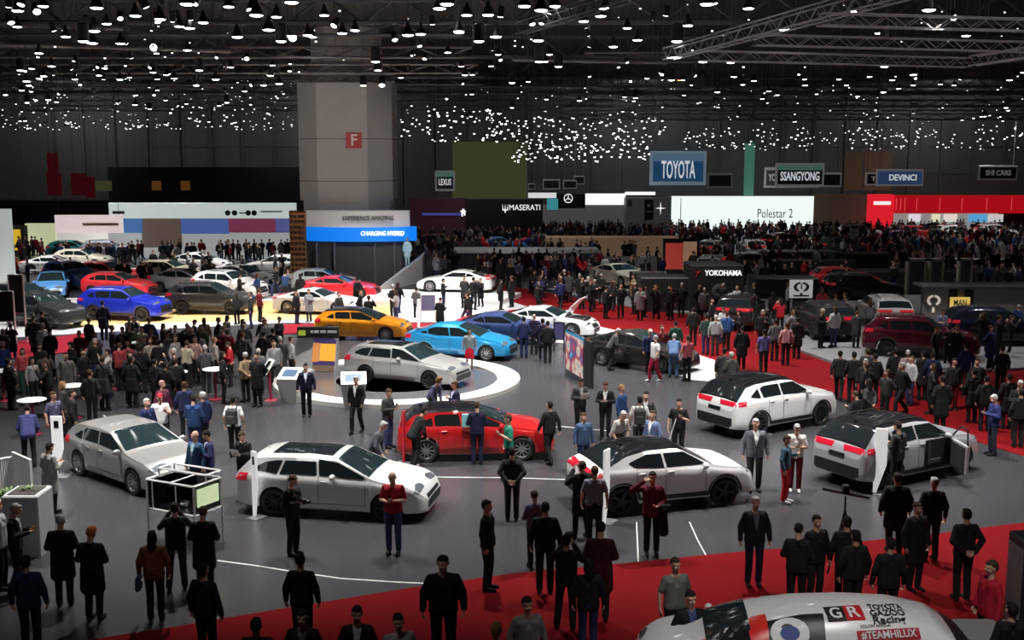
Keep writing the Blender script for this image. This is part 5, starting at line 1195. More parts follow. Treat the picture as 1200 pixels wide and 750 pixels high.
# framed emblem board
eb = empty('emblem_board', G(937, 383, .0)); tag(eb, 'white framed board with a black winged emblem on posts', 'sign'); ez = [PD(937, yv, eb.location.y).z for yv in (349, 328)]; ew = 13.5*eb.location.y/FPX
MB().box(-ew, ew, -.05, .05, ez[0], ez[1]).build('board', emi('board_white', (.42, .43, .42), .5), eb)
mb = MB()
for x in (-ew*.8, ew*.8): mb.box(x-.05, x+.05, .0, .06, 0, ez[0]+.01)
mb.build('post', GREY, eb); cz_ = (ez[0]+ez[1])/2+.1; mb = MB(); Rr = .34
for s_ in (1, -1):
    pts = [(s_*(Rr*1.15*math.cos(t)), cz_+Rr*.75*math.sin(t)) for t in np.linspace(-1.2, 1.45, 9)]
    pin = [(s_*(Rr*.62*math.cos(t)+.02), cz_+Rr*.48*math.sin(t)) for t in np.linspace(-1.2, 1.45, 9)]
    vs = [(x, -.07, z) for x, z in pts]+[(x, -.07, z) for x, z in pin]; mb.add(vs, [(k_, k_+1, 10+k_, 9+k_) for k_ in range(8)])
mb.add([(-.1, -.07, cz_-.3), (.1, -.07, cz_-.3), (0, -.07, cz_-.48)], [(0, 1, 2)]); mb.box(-.03, .03, -.08, -.05, cz_-.1, cz_+.15); mb.build('emblem', BLACK, eb); MB().box(-ew*.7, ew*.7, -.07, -.04, ez[0]+.07, ez[0]+.15).build('lettering', DGREY, eb)
# wall with emblem and yellow screen on the right deck
rw = empty('deck_wall'); tag(rw, 'pale wall on the right deck with an emblem and a yellow screen', 'wall'); RWY = G(1130, 385).y
def pw(nm, x0, x1, y0, y1, m, off=0, dep=.3, z=None):
    a, b = PD(x0, y1, RWY), PD(x1, y0, RWY); MB().box(a.x, b.x, RWY-off, RWY-off+dep, a.z if z is None else z, b.z).build(nm, m, rw)
pw('wall', 1080, 1330, 334, 380, mat('deck_wall', (.20, .195, .18), .6), z=.1); pw('top_edge', 1075, 1330, 332, 335, mat('deck_top', (.12, .12, .12), .5), .6, 1.2)
pw('panel', 1111, 1122, 339, 362, MATTB, .04, .04); pw('panel', 1129, 1141, 339, 362, MATTB, .04, .04); pw('screen', 1112, 1136, 348, 361, emi('scr_yellow', (.75, .52, .12), .75), .12, .06)
p = PD(1124, 354, RWY); text('MAN', BLACK, rw, (p.x, RWY-.14, p.z-.02), .42, width=15*RWY/FPX, bold=.01)
p = PD(1094, 352, RWY); mb = MB()
for s_ in (1, -1):
    vs = [(p.x+s_*(.34*math.cos(t)), RWY-.03, p.z+.28*math.sin(t)) for t in np.linspace(-1.1, 1.45, 9)]+[(p.x+s_*(.2*math.cos(t)), RWY-.03, p.z+.17*math.sin(t)) for t in np.linspace(-1.1, 1.45, 9)]; mb.add(vs, [(k_, k_+1, 10+k_, 9+k_) for k_ in range(8)])
mb.box(p.x-.06, p.x+.06, RWY-.05, RWY-.01, p.z-.6, p.z-.35); mb.build('emblem', emi('cream', (.6, .52, .45), .7), rw)
for i, (x0, x1) in enumerate(((1062, 1086), (1088, 1106), (1122, 1140))):
    Y = 66; a, b = PD(x0, 334, Y), PD(x1, 303, Y); o = empty('booth_frame', (a.x, Y, 0)); tag(o, 'cream booth frame with dark panel, %s of three at the right' % ('leftmost', 'middle', 'rightmost')[i], 'booth')
    wd_ = b.x-a.x; mb = MB(); mb.box(0, .12, -.1, .3, 0, b.z).box(wd_-.12, wd_, -.1, .3, 0, b.z).box(0, wd_, -.1, .3, b.z-.15, b.z); mb.build('frame', mat('booth_cream', (.22, .22, .17), .6), o); MB().box(.12, wd_-.12, .1, .2, 0, b.z-.15).build('panel', mat('booth_dark', (.04, .04, .04), .6), o)
bb = empty('black_board', G(1077, 342)); tag(bb, 'tall black notice board with small white print at the right', 'sign'); h = PD(1077, 308, bb.location.y).z; MB().rbox(-.62, .62, 0, .12, 0, h, .02).build('board', BLACK, bb); MB().box(-.3, .3, -.02, .0, h*.72, h*.78).box(-.18, .18, -.02, 0, h*.62, h*.65).build('print', emi('sign_white', (.85, .85, .85), 1.0), bb)
mb = MB().box(-.68, -.62, -.02, .14, 0, h+.05).box(.62, .68, -.02, .14, 0, h+.05).box(-.68, .68, -.02, .14, h, h+.05); mb.build('frame', WMAT, bb)
g = G(1140, 335); MB().box(-8, 12, 0, 3, 0, .9).build('x', mat('block_black', (.02, .02, .021), .5), loc=g); o = bpy.data.objects['x']; o.name = 'stand_block'; tag(o, 'dark planted counter below the red fascia at the right', 'counter')
g = G(1130, 312); o = thing1('hedge', leaves(500, .5, .8, (0, 0, 0)), LEAF, 'dim green hedge line beyond the booths at the right', 'hedge'); o.location = (g.x, g.y, .1); o.scale = (14, 1, 1)
for i, (x, y, w_, l) in enumerate(((15, 300, 1.0, 'yellow crate stand at the left edge of the back row'),)):
    g = G(x, y); o = empty('vending_stand', g); tag(o, l, 'stand'); MB().rbox(-1, 1, 0, 1, 0, 2.6, .05).build('body', MATTB, o); MB().box(-.6, .8, -.03, 0, .5, 2.3).build('panel', emi('yellow_panel', (.65, .42, .02), .7), o)
# gear in the foreground
tp = empty('tripod', G(987, 668)); tag(tp, 'black camera tripod with a long slider bar beside the dark suited men', 'tripod')
mb = MB(); hh = 1.55
for a in (90, 210, 330): mb.tube((0, 0, hh-.3), (.42*math.cos(R(a)), .42*math.sin(R(a)), 0), .018, 6)
mb.build('leg', BLACK, tp); MB().tube((0, 0, .6), (0, 0, hh), .02, 6).build('column', BLACK, tp); MB().tube((-.46, .05, hh+.14), (.46, -.05, hh-.02), .028, 6).build('slider_bar', BLACK, tp); MB().rbox(-.07, .07, -.06, .06, hh+.06, hh+.24, .02).build('camera_head', BLACK, tp)
bc_ = empty('equipment_case', G(1206, 792)); tag(bc_, 'tall black equipment tower cut by the right edge of the picture', 'case'); MB().rbox(-.35, .5, -.3, .3, 0, 2.35, .03).build('body', BLACK, bc_); MB().box(-.36, -.34, -.25, .25, .2, 2.2).build('edge_panel', GREY, bc_)
sd = empty('side_table', G(1135, 800)); tag(sd, 'grey topped table behind the rally pickup at the lower right', 'table'); MB().rbox(-.7, .7, -.4, .4, .86, .9, .01).build('table_top', mat('table_grey', (.25, .25, .25), .6), sd); mb = MB(); [mb.tube((x, y, 0), (x, y, .87), .02, 6) for x in (-.6, .6) for y in (-.3, .3)]; mb.build('leg', GREY, sd)
# graphics on the rally pickup, cast on to its panels
prt = [p for p in CP['pickup'] if p[0] == 'body'][0][1]; rb = BVHTree.FromPolygons([v.co for v in prt.vertices], [tuple(p.vertices) for p in prt.polygons])
SDIR = V((0, .80, -.60)); SX = V((-1, 0, 0)); SY_ = SDIR.cross(SX); SY_ = SY_ if SY_.z > 0 else -SY_
def wrap(me_pts, faces, cx, cv, name, m, off=.012, tilt=R(6), sg=1):
    """drapes a flat outline (u right, v up as seen from the camera side) over the truck"""
    # the truck's left flank (+Y local) faces the camera when its nose points left
    vs = []
    ct, st = math.cos(tilt), math.sin(tilt)
    d = V((0, -.80, -.60)); ux = V((-1, 0, 0)) if False else V((-1, 0, 0)); vy = V((0, -.60, .80))
    for u, v_ in me_pts:
        uu, vv = u*ct-v_*st, u*st+v_*ct
        o = V((cx, .55, 1.55))+ux*uu*1+vy*(vv+cv)-d*3; hit = rb.ray_cast(o, d, 6)
        vs.append((hit[0]-d*off) if hit[0] else o+d*3)
    mb = MB(); mb.add(vs, faces); return mb.build(name, m, RALLY)
def wrap_rect(cx, cv, w_, h, name, m, off=.012, n=8):
    g_ = [(-w_/2+w_*i/n, -h/2+h*j/3) for j in range(4) for i in range(n+1)]
    return wrap(g_, [(j*(n+1)+i, j*(n+1)+i+1, (j+1)*(n+1)+i+1, (j+1)*(n+1)+i) for j in range(3) for i in range(n)], cx, cv, name, m, off)
def wrap_text(s_, cx, cv, h, w_, m, bold=.02, off=.02):
    me = text_mesh(s_, 1, 0, 'CENTER', bold); xs_ = [v.co.x for v in me.vertices]; k_ = w_/(max(xs_)-min(xs_)); mx_ = (max(xs_)+min(xs_))/2
    o = wrap([((v.co.x-mx_)*k_, v.co.y*h) for v in me.vertices], [tuple(p.vertices) for p in me.polygons], cx, cv, 'lettering', m, off); return o
RX = 1.5
wrap_rect(RX+.62, .36, .26, .26, 'logo_plate', BLACK); wrap_rect(RX+.36, .39, .26, .26, 'logo_plate', paint((.6, .02, .03)))
wrap_text('G', RX+.62, .36, .26, .16, WMAT, off=.03); wrap_text('R', RX+.36, .39, .26, .16, WMAT, off=.03)
for i, t_ in enumerate(('TOYOTA', 'GAZOO', 'Racing')): wrap_text(t_, RX-.11, .52-.115*i, .15, .50 if i < 2 else .46, BLACK)
wrap_text('SOUTH AFRICA', RX+.1, .19, .06, .42, DGREY)
wrap_rect(RX-.07, .07, .86, .16, 'banner', paint((.42, .015, .03))); wrap_text('#TEAMHILUX', RX-.07, .07, .15, .76, WMAT, off=.03)
gw_ = [(-.30+.16*j/4+(.52-.18*j/4)*i/6, -.30+.36*j/4) for j in range(5) for i in range(7)]; wrap(gw_, [(j*7+i, j*7+i+1, j*7+i+8, j*7+i+7) for j in range(4) for i in range(6)], 3.56, .10, 'side_window', GLASS, .02)
n_ = 20; cpt = [(0, 0)]+[(.27*math.cos(2*PI*i/n_), .24*math.sin(2*PI*i/n_)) for i in range(n_)]
wrap(cpt, [(0, 1+i, 1+(i+1) % n_) for i in range(n_)], 2.78, .03, 'round_badge', WHITE, .03); wrap([(x*.5, y*.45) for x, y in cpt], [(0, 1+i, 1+(i+1) % n_) for i in range(n_)], 2.78, .03, 'round_badge', paint((.05, .08, .3)), .036)
# ================================================================ visitors
K = (.012, .012, .014); DG = (.035, .035, .037); G2 = (.12, .12, .125); LG = (.42, .42, .42); WT = (.75, .75, .75); NV = (.018, .025, .085); BL = (.018, .045, .13); VI = (.10, .10, .17)
RD = (.40, .015, .025); DR = (.14, .008, .015); GN = (.02, .22, .15); JN = (.04, .05, .13); TAN = (.25, .17, .10); PK = (.5, .2, .22); OL = (.07, .08, .03); GRY = (.22, .22, .23); BR = (.06, .03, .018)
hB = (.012, .009, .008); hG = (.35, .34, .33); hN = (.05, .03, .018); hT = (.22, .12, .05); hO = (.55, .16, .03)
def at_head(px, py, H=1.75, z=0):
    g = G(px, py, H+z); g.z = z; return g
PEOPLE = [
 # px, py of the top of the head, heading, pose, top, colour, trousers, hair, hair colour, label, extras
 (273, 464, 178, 'stand', 'shirt', WT, K, 'short', hB, 'man in a white shirt wearing a black backpack, right of the blue suits', {}),
 (187, 461, 20, 'talk', 'shirt', WT, DG, 'cap', RD, 'man in a white shirt and red cap behind the silver hatchback', {}),
 (172, 467, 60, 'stand', 'jacket', NV, DG, 'short', hG, 'grey haired man in navy beside the man with the red cap', {}),
 (226, 463, 175, 'phone', 'jacket', BL, NV, 'short', hB, 'man in a bright blue suit seen from behind, right of the red cap man', {}),
 (237, 459, 240, 'stand', 'jacket', NV, DG, 'short', hG, 'man in a dark navy suit facing the bright blue suit', {'sh': WT}),
 (228, 505, -30, 'stand', 'jacket', (.03, .08, .16), DG, 'bald', hB, 'bald man in a blue jacket over a pale shirt beside the silver hatchback nose', {'sh': (.5, .7, .8)}),
 (244, 504, -70, 'phone', 'jacket', (.03, .03, .10), DG, 'short', hB, 'dark haired man in navy suit looking at a phone by the white frame case', {'sh': WT}),
 (284, 505, -20, 'phone', 'blouse', K, K, 'short', hN, 'woman in black holding white papers at the tail of the white estate', {'H': 1.68}),
 (56, 519, 150, 'phone', 'coat', (.30, .30, .29), K, 'short', hB, 'woman in a pale grey coat and black tights by the slatted railing', {'H': 1.70}),
 (31, 482, 200, 'lean', 'jacket', (.04, .045, .14), K, 'short', hB, 'person in a navy jacket bending over by the slatted railing', {}),
 (62, 459, 60, 'stand', 'shirt', VI, K, 'short', BR, 'man in a violet blue shirt left of the white pointed panel', {}),
 (84, 457, 110, 'stand', 'coat', K, K, 'short', hB, 'person in a long black coat behind the violet shirt man', {}),
 (73, 447, 100, 'stand', 'coat', DG, K, 'long', hT, 'woman with long blond hair and dark coat above the violet shirt man', {'H': 1.68}),
 (70, 604, 190, 'phone', 'coat', K, K, 'short', hG, 'grey haired person in black coat seen from behind, right of the planter cabinet', {}),
 (105, 618, 175, 'phone', 'coat', K, K, 'cap', hO, 'person in black with an orange knitted hat seen from behind', {}),
 (178, 622, 185, 'stand', 'jacket', (.18, .07, .03), K, 'long', hB, 'woman in a rust red and mustard jacket with a blue bag at her side', {'H': 1.68}),
 (204, 589, 200, 'photo', 'jacket', K, K, 'short', hB, 'person in black seen from behind below the white frame case, left of two', {}),
 (237, 594, 180, 'phone', 'coat', K, K, 'short', BR, 'brown haired person in black below the white frame case, right of two', {}),
 (238, 660, 160, 'stand', 'jacket', K, K, 'short', hB, 'man in a dark jacket at the lower left over the red carpet', {'H': 1.78}),
 (30, 651, 185, 'stand', 'jacket', (.02, .025, .09), K, 'short', hB, 'person in a dark blue jacket seen from behind in the lower left corner', {}),
 (15, 590, 100, 'phone', 'jacket', K, K, 'short', hG, 'grey haired person in black beside the planter cabinet at the left edge', {'sh': LG}),
 (-4, 588, 90, 'stand', 'jacket', LG, K, 'short', (.4, .08, .03), 'red haired person cut by the left edge of the picture', {}),
 (341, 556, 60, 'phone', 'jacket', K, K, 'short', BR, 'man all in black holding a camera in front of the white estate', {}),
 (460, 552, -5, 'phone', 'shirt', (.32, .012, .03), JN, 'bald', hB, 'bald man in a dark red shirt and jeans in front of the white estate nose', {'H': 1.80}),
 (571, 586, 75, 'stand', 'jacket', K, K, 'short', hB, 'man in a black suit seen from the side, alone near the red carpet edge', {'H': 1.80}),
 (352, 649, 175, 'stand', 'jacket', K, K, 'short', hB, 'man in a black jacket over the red carpet, left of the big man', {}),
 (519, 652, 5, 'stand', 'jacket', K, K, 'short', hB, 'big man in black walking on the red carpet at bottom centre', {'H': 1.85, 'wide': 1.15}),
 (300, 724, 180, 'stand', 'jacket', K, K, 'short', hB, 'dark head at the bottom edge, leftmost of the row over the red carpet', {}),
 (354, 715, 0, 'stand', 'jacket', K, K, 'short', hB, 'man in black with a tie at the bottom edge below the black jacket man', {'sh': G2}),
 (418, 711, 5, 'stand', 'jacket', K, K, 'short', hB, 'man in black suit and white shirt at the bottom edge, second from left', {'sh': LG}),
 (467, 720, 20, 'stand', 'shirt', (.25, .27, .26), K, 'short', hB, 'person in a pale green grey shirt at the bottom edge left of the big man', {}),
 (582, 729, 170, 'stand', 'shirt', (.14, .12, .1), K, 'short', hT, 'head with fair hair at the bottom edge right of the big man', {}),
 (618, 700, 15, 'stand', 'blouse', (.20, .20, .20), K, 'short', hB, 'person in a light grey sweater at the bottom edge over the red carpet', {}),
 (358, 426, 5, 'stand', 'jacket', (.015, .015, .04), K, 'short', hB, 'man in a navy jacket and white shirt by the white tablet kiosk', {'sh': (.6, .6, .75)}),
 (417, 441, -15, 'step', 'jacket', K, K, 'short', hG, 'grey haired man in black jacket and white shirt walking by the stage', {'sh': WT}),
 (454, 455, 60, 'phone', 'jacket', (.04, .045, .04), JN, 'short', hN, 'man in dark green jumper reading a phone at the stage edge', {}),
 (438, 499, 80, 'lean', 'jacket', (.10, .10, .13), DG, 'short', hG, 'white haired man in a grey suit leaning by the windscreen of the white estate', {'sh': WT}),
 (507, 446, 60, 'lean', 'blouse', (.12, .13, .22), DG, 'curly', hT, 'curly haired woman in patterned blue behind the red hatchback', {'H': 1.65}),
 (533, 447, -60, 'talk', 'jacket', (.02, .02, .06), DG, 'short', BR, 'man in navy jacket and pale shirt behind the red hatchback', {'sh': (.6, .6, .8)}),
 (487, 484, 120, 'lean', 'jacket', K, K, 'short', hB, 'person in black bending at the rear wheel of the red hatchback, white shoes', {'shoe': WT}),
 (559, 471, 182, 'phone', 'jacket', (.012, .014, .035), (.012, .014, .035), 'short', hN, 'man in a dark navy suit seen from behind at the red hatchback doors', {}),
 (596, 486, -80, 'talk', 'shirt', GN, K, 'short', hN, 'man in a green shirt at the front door of the red hatchback', {}),
 (644, 470, 215, 'step', 'jacket', K, K, 'short', hB, 'man in a black suit walking away past the red hatchback nose', {}),
 (600, 524, 178, 'behind', 'jacket', (.02, .02, .022), K, 'short', hB, 'man in black suit seen from behind in front of the red hatchback wheel', {}),
 (627, 575, 200, 'phone', 'blouse', (.10, .09, .14), K, 'short', hN, 'shorter person in a mauve top left of the tall black suit', {'H': 1.62}),
 (639, 588, 180, 'stand', 'jacket', K, K, 'short', hB, 'tall man in a black suit seen from behind between two groups', {'H': 1.82}),
 (682, 540, 200, 'photo', 'coat', K, K, 'short', BR, 'person in black with raised arms at the tail of the white coupe crossover', {}),
 (697, 546, 180, 'stand', 'shirt', (.16, .16, .20), K, 'short', BR, 'person in a grey violet shirt close to the tail of the white coupe crossover', {}),
 (664, 626, 170, 'photo', 'jacket', K, K, 'short', hB, 'photographer in black holding up a camera over the red carpet', {}),
 (704, 612, 175, 'phone', 'coat', (.05, .008, .014), K, 'short', hB, 'tall person in a very dark red coat right of the photographer', {'H': 1.85}),
 (690, 655, 180, 'stand', 'jacket', K, NV, 'long', hB, 'long haired person in black at the lower centre on the red carpet', {'H': 1.66}),
 (765, 553, 0, 'salute', 'jacket', (.10, .006, .02), K, 'short', hB, 'man in a dark red shirt with one hand at his forehead', {'H': 1.80}),
 (684, 484, 20, 'stand', 'jacket', (.05, .09, .17), NV, 'short', BR, 'woman in a blue denim jacket left of the white coupe crossover roof', {'H': 1.65}),
 (724, 485, 30, 'lean', 'shirt', (.38, .35, .32), DG, 'short', hG, 'man in a pale beige shirt bending behind the white coupe crossover', {}),
 (765, 481, -50, 'stand', 'jacket', (.12, .15, .28), DG, 'short', hN, 'man in a slate blue jacket with lanyard behind the white coupe crossover', {'sh': WT}),
 (750, 464, 175, 'stand', 'shirt', (.45, .45, .42), DG, 'short', hB, 'man in a cream shirt seen from behind with dark backpack', {}),
 (757, 459, -10, 'stand', 'jacket', DG, K, 'short', hB, 'dark suited man behind the cream shirt backpack man', {'sh': LG}),
 (729, 451, 60, 'stand', 'jacket', (.02, .05, .14), NV, 'short', hT, 'man in a bright navy suit with fair hair left of the cream shirt', {}),
 (710, 447, -15, 'phone', 'jacket', K, K, 'short', BR, 'man in black suit and white shirt looking down left of the navy suit', {'sh': WT}),
 (680, 443, 20, 'phone', 'jacket', (.045, .045, .05), K, 'short', hB, 'man in charcoal suit reading a leaflet below the curved screen', {'sh': LG}),
 (796, 467, -20, 'talk', 'shirt', K, K, 'short', hB, 'man in black T-shirt holding a long white stick', {}),
 (886, 491, 0, 'stand', 'jacket', (.12, .12, .15), (.03, .03, .03), 'short', hG, 'grey haired man in grey suit and pale shirt walking toward the camera', {'H': 1.85, 'sh': WT, 'wide': 1.08}),
 (886, 582, 0, 'stand', 'jacket', (.015, .014, .014), (.01, .012, .03), 'short', hG, 'grey haired man in a black suit alone on the red carpet, right of centre', {'sh': G2, 'H': 1.8}),
 (792, 654, 15, 'stand', 'shirt', (.16, .17, .15), K, 'short', hN, 'person in a light khaki shirt on the red carpet left of the rally pickup', {}),
 (810, 693, 10, 'stand', 'jacket', K, K, 'short', hB, 'dark haired man in black jacket over blue shirt by the rally pickup bonnet', {'sh': (.05, .07, .2)}),
 (922, 510, 60, 'talk', 'blouse', (.05, .10, .14), (.62, .02, .03), 'short', hN, 'woman in a teal top and bright red trousers with white shoes', {'shoe': WT, 'H': 1.68}),
 (934, 496, -10, 'phone', 'shirt', WT, (.15, .01, .02), 'short', hG, 'man in white polo shirt and dark red trousers beside the woman in red', {'shoe': WT}),
 (936, 614, 160, 'phone', 'jacket', K, K, 'short', hB, 'man in black suit, leftmost of the dark group at the tripod', {}),
 (958, 604, 20, 'stand', 'jacket', K, K, 'short', hB, 'man in black suit second from the left of the dark group at the tripod', {}),
 (993, 605, 175, 'stand', 'jacket', K, K, 'short', hB, 'man in black directly behind the tripod, facing away', {}),
 (1003, 621, 190, 'stand', 'jacket', K, K, 'short', hB, 'man in black in front right of the tripod, facing away', {}),
 (1044, 630, 180, 'stand', 'jacket', K, K, 'short', hB, 'man in black suit seen from behind above the rally pickup roof', {}),
 (1076, 589, 20, 'stand', 'coat', K, K, 'short', BR, 'reddish faced person in a black coat between two black suits', {}),
 (1052, 554, 180, 'stand', 'coat', K, K, 'short', hB, 'person in a wide black coat seen from behind left of the open door car', {'wide': 1.1}),
 (1095, 559, 180, 'stand', 'jacket', K, K, 'short', hG, 'man with grey hair in black suit seen from behind near the open car door', {'H': 1.8}),
 (1133, 596, 185, 'behind', 'jacket', K, K, 'short', hB, 'man in a black suit with hands behind his back right of the dark group', {'H': 1.8}),
 (1162, 657, -80, 'stand', 'jacket', (.42, .012, .03), K, 'short', hN, 'man in a bright red jacket facing left at the lower right', {'H': 1.82}),
 (1186, 706, 185, 'stand', 'jacket', K, K, 'short', hB, 'dark haired person in black in the lower right corner', {}),
 (1054, 494, 215, 'phone', 'jacket', (.035, .037, .035), K, 'short', hB, 'man in a dark grey jacket standing at the open door of the silver crossover', {'shoe': LG, 'H': 1.84}),
 (1167, 462, -85, 'phone', 'jacket', (.02, .03, .12), (.03, .03, .05), 'short', hG, 'man in a blue suit looking at a phone at the right edge of the aisle', {}),
 # round the dark saloon
 (717, 389, 100, 'lean', 'jacket', (.06, .065, .07), DG, 'short', hG, 'grey haired person in dark grey at the rear of the black saloon', {}),
 (768, 393, -60, 'step', 'shirt', WT, (.30, .01, .04), 'short', hG, 'man in a white polo and red trousers at the nose of the black saloon', {'shoe': WT}),
 (790, 396, 170, 'lean', 'shirt', (.12, .2, .38), (.04, .08, .16), 'short', hG, 'man in a light blue shirt and jeans bending over the black saloon bonnet', {}),
 (806, 393, 200, 'stand', 'shirt', (.45, .10, .13), K, 'short', BR, 'person in a coral pink shirt and black trousers right of the light blue shirt', {}),
 (762, 386, 10, 'stand', 'jacket', NV, K, 'cap', (.6, .45, .35), 'person with a pale cap behind the white polo man', {}),
 (776, 381, 10, 'stand', 'jacket', (.10, .012, .015), K, 'short', BR, 'person in a maroon jacket behind the black saloon bonnet', {}),
 (792, 376, 180, 'stand', 'jacket', (.012, .05, .03), K, 'short', hB, 'person in a bottle green jacket at the white floor edge', {}),
 (813, 360, 180, 'stand', 'jacket', K, K, 'short', hB, 'person in black at the aisle behind the pink shirt', {}),
 (828, 368, 185, 'stand', 'jacket', (.03, .05, .045), NV, 'short', hB, 'person in dark green grey jacket and blue trousers in the red aisle', {}),
 (839, 369, 175, 'stand', 'blouse', (.30, .32, .32), DG, 'short', hG, 'person in a pale grey top in the red aisle', {}),
 (852, 365, 180, 'stand', 'jacket', (.03, .10, .28), K, 'short', BR, 'person in a bright blue jacket in the red aisle', {}),
 (870, 382, 180, 'stand', 'coat', K, K, 'short', hB, 'person in a long black coat right of the bright blue jacket in the aisle', {}),
 (896, 386, 180, 'stand', 'shirt', (.14, .12, .32), DG, 'short', hB, 'person in a purple shirt standing in the red aisle', {}),
 (849, 408, 165, 'stand', 'coat', DG, K, 'short', hB, 'person in dark grey coat beside the white floor end, left of two', {}),
 (857, 412, 200, 'stand', 'coat', (.05, .05, .045), K, 'short', hG, 'grey haired person in dark coat behind the white crossover, right of two', {}),
 (614, 371, 170, 'stand', 'jacket', NV, NV, 'short', hB, 'person in dark blue left of the group at the bonnet of the white coupe', {}),
 (626, 368, 180, 'stand', 'jacket', (.02, .015, .04), K, 'bald', hB, 'bald person in black in the group at the side of the white coupe', {}),
 (636, 373, 180, 'stand', 'coat', (.015, .012, .03), K, 'short', hB, 'dark coated person next to the bald one at the white coupe', {}),
 (642, 376, 175, 'stand', 'jacket', K, K, 'short', hB, 'person in black rightmost of the group at the white coupe', {}),
 (550, 385, 5, 'stand', 'blouse', (.25, .27, .30), (.60, .015, .04), 'long', hB, 'woman in a grey top and bright red skirt beside the bright blue saloon', {'bot': 'skirt', 'H': 1.68}),
 # left crowd
 (38, 366, 180, 'stand', 'jacket', K, K, 'short', hB, 'man in black at the left stand edge below the black crossover', {}),
 (49, 364, 175, 'stand', 'coat', K, K, 'short', hB, 'second black figure below the black crossover at left', {}),
 (104, 372, 150, 'stand', 'coat', K, K, 'short', hB, 'figure in black left of the blue crossover rear wheel', {}),
 (120, 352, 180, 'stand', 'coat', (.01, .012, .03), K, 'short', hB, 'tall figure in black in front of the blue crossover rear', {'H': 1.85}),
 (111, 390, 60, 'talk', 'blouse', (.4, .4, .4), K, 'long', (.35, .12, .04), 'woman with ginger hair and white top at the left of the crowd', {'H': 1.68}),
 (131, 381, 100, 'stand', 'jacket', (.08, .06, .09), K, 'short', hT, 'fair haired person in a plum jacket behind the crowded bar', {}),
 (143, 383, 10, 'stand', 'jacket', K, K, 'short', hB, 'person in black left of the olive jacket behind the crowded bar', {}),
 (151, 380, 20, 'stand', 'jacket', (.04, .05, .035), K, 'short', hN, 'person in an olive jacket behind the crowded bar', {}),
 (166, 382, -20, 'talk', 'shirt', (.5, .48, .4), K, 'short', hN, 'person in a cream shirt behind the crowded bar', {}),
 (177, 385, 20, 'stand', 'blouse', (.12, .03, .04), K, 'short', BR, 'person in a wine red top behind the crowded bar', {}),
 (139, 402, 170, 'phone', 'jacket', (.30, .04, .05), K, 'short', BR, 'person in a red and black top deep in the left crowd', {}),
 (150, 400, 180, 'stand', 'blouse', (.22, .03, .05), K, 'short', BR, 'person in a dark pink top deep in the left crowd', {}),
 (186, 398, 180, 'stand', 'coat', K, K, 'short', hB, 'black coated person at the bar left of the pale shirts', {}),
 (164, 404, 180, 'stand', 'jacket', K, K, 'short', hB, 'broad black jacketed person seen from behind in the left crowd', {'wide': 1.12}),
 (120, 417, 175, 'stand', 'coat', DG, K, 'short', BR, 'tall person in dark coat holding white papers in front of the crowd', {'H': 1.85}),
 (153, 418, 180, 'stand', 'coat', K, K, 'short', hB, 'long black coat seen from behind in front of the red and black top', {}),
 (77, 413, 10, 'stand', 'coat', (.11, .11, .10), K, 'short', hB, 'person in a grey coat standing alone left of the crowd', {}),
 (97, 409, 60, 'stand', 'jacket', K, K, 'short', hB, 'person in black right of the grey coat', {}),
 (52, 411, 200, 'stand', 'coat', (.03, .032, .03), K, 'short', hB, 'tall person in a dark coat left of the grey coat', {'H': 1.82}),
 (37, 419, 60, 'stand', 'blouse', (.22, .22, .22), K, 'long', hB, 'dark haired woman in pale grey at the left', {'H': 1.66}),
 (26, 408, 30, 'stand', 'blouse', (.35, .05, .06), (.01, .06, .04), 'long', hN, 'woman in a red top at the left edge', {'H': 1.68}),
 (10, 420, 150, 'stand', 'jacket', K, K, 'short', hB, 'person in black at the left edge below the woman in red', {}),
 (3, 400, 60, 'stand', 'jacket', (.02, .05, .18), K, 'short', hG, 'person in blue cut by the left edge behind the crowd', {}),
 (190, 446, 60, 'stand', 'jacket', (.10, .02, .05), K, 'short', (.4, .2, .2), 'person in wine red just behind the red cap man', {}),
 (216, 447, 190, 'stand', 'jacket', (.02, .025, .07), K, 'short', BR, 'person in navy behind the bright blue suit', {}),
 (205, 381, 10, 'stand', 'jacket', (.06, .06, .065), K, 'short', BR, 'man in a grey suit behind the bar, left of two', {'sh': LG}),
 (220, 381, -10, 'stand', 'jacket', (.03, .03, .04), K, 'short', BR, 'man in a darker suit behind the bar, right of two', {}),
 (237, 380, -30, 'stand', 'jacket', (.05, .07, .03), K, 'short', hN, 'person in a moss green jacket behind the bar', {}),
 (261, 384, -60, 'talk', 'jacket', (.16, .01, .03), K, 'short', BR, 'person in a crimson jacket right of the moss green jacket', {}),
 (267, 386, 170, 'stand', 'coat', DR, K, 'short', BR, 'person in a dark crimson coat beside the crimson jacket', {}),
 (284, 389, 180, 'stand', 'jacket', (.05, .05, .05), K, 'short', BR, 'man in a charcoal jacket seen from behind right of the crimson pair', {'wide': 1.1}),
 (286, 377, 10, 'stand', 'jacket', DG, K, 'short', hB, 'dark head above the charcoal jacket man', {}),
 (311, 374, 60, 'stand', 'jacket', (.07, .07, .075), K, 'short', hB, 'person in grey jacket above the black coats right of the crowd', {}),
 (309, 388, 180, 'stand', 'coat', K, K, 'short', hB, 'black coat seen from behind above the tilted tablet, left of two', {}),
 (320, 384, 175, 'stand', 'coat', K, K, 'short', hB, 'black coat seen from behind above the tilted tablet, right of two', {'H': 1.82}),
 (328, 394, 190, 'stand', 'coat', (.05, .05, .05), K, 'short', hG, 'person in a dark grey coat beside the white curved counter', {}),
 (341, 394, 120, 'stand', 'blouse', (.35, .34, .33), K, 'short', hN, 'person in a pale top carrying a dark bag at the white curved counter', {}),
 (218, 399, 160, 'phone', 'shirt', (.48, .42, .30), K, 'short', hN, 'person in a cream yellow shirt at the bar', {}),
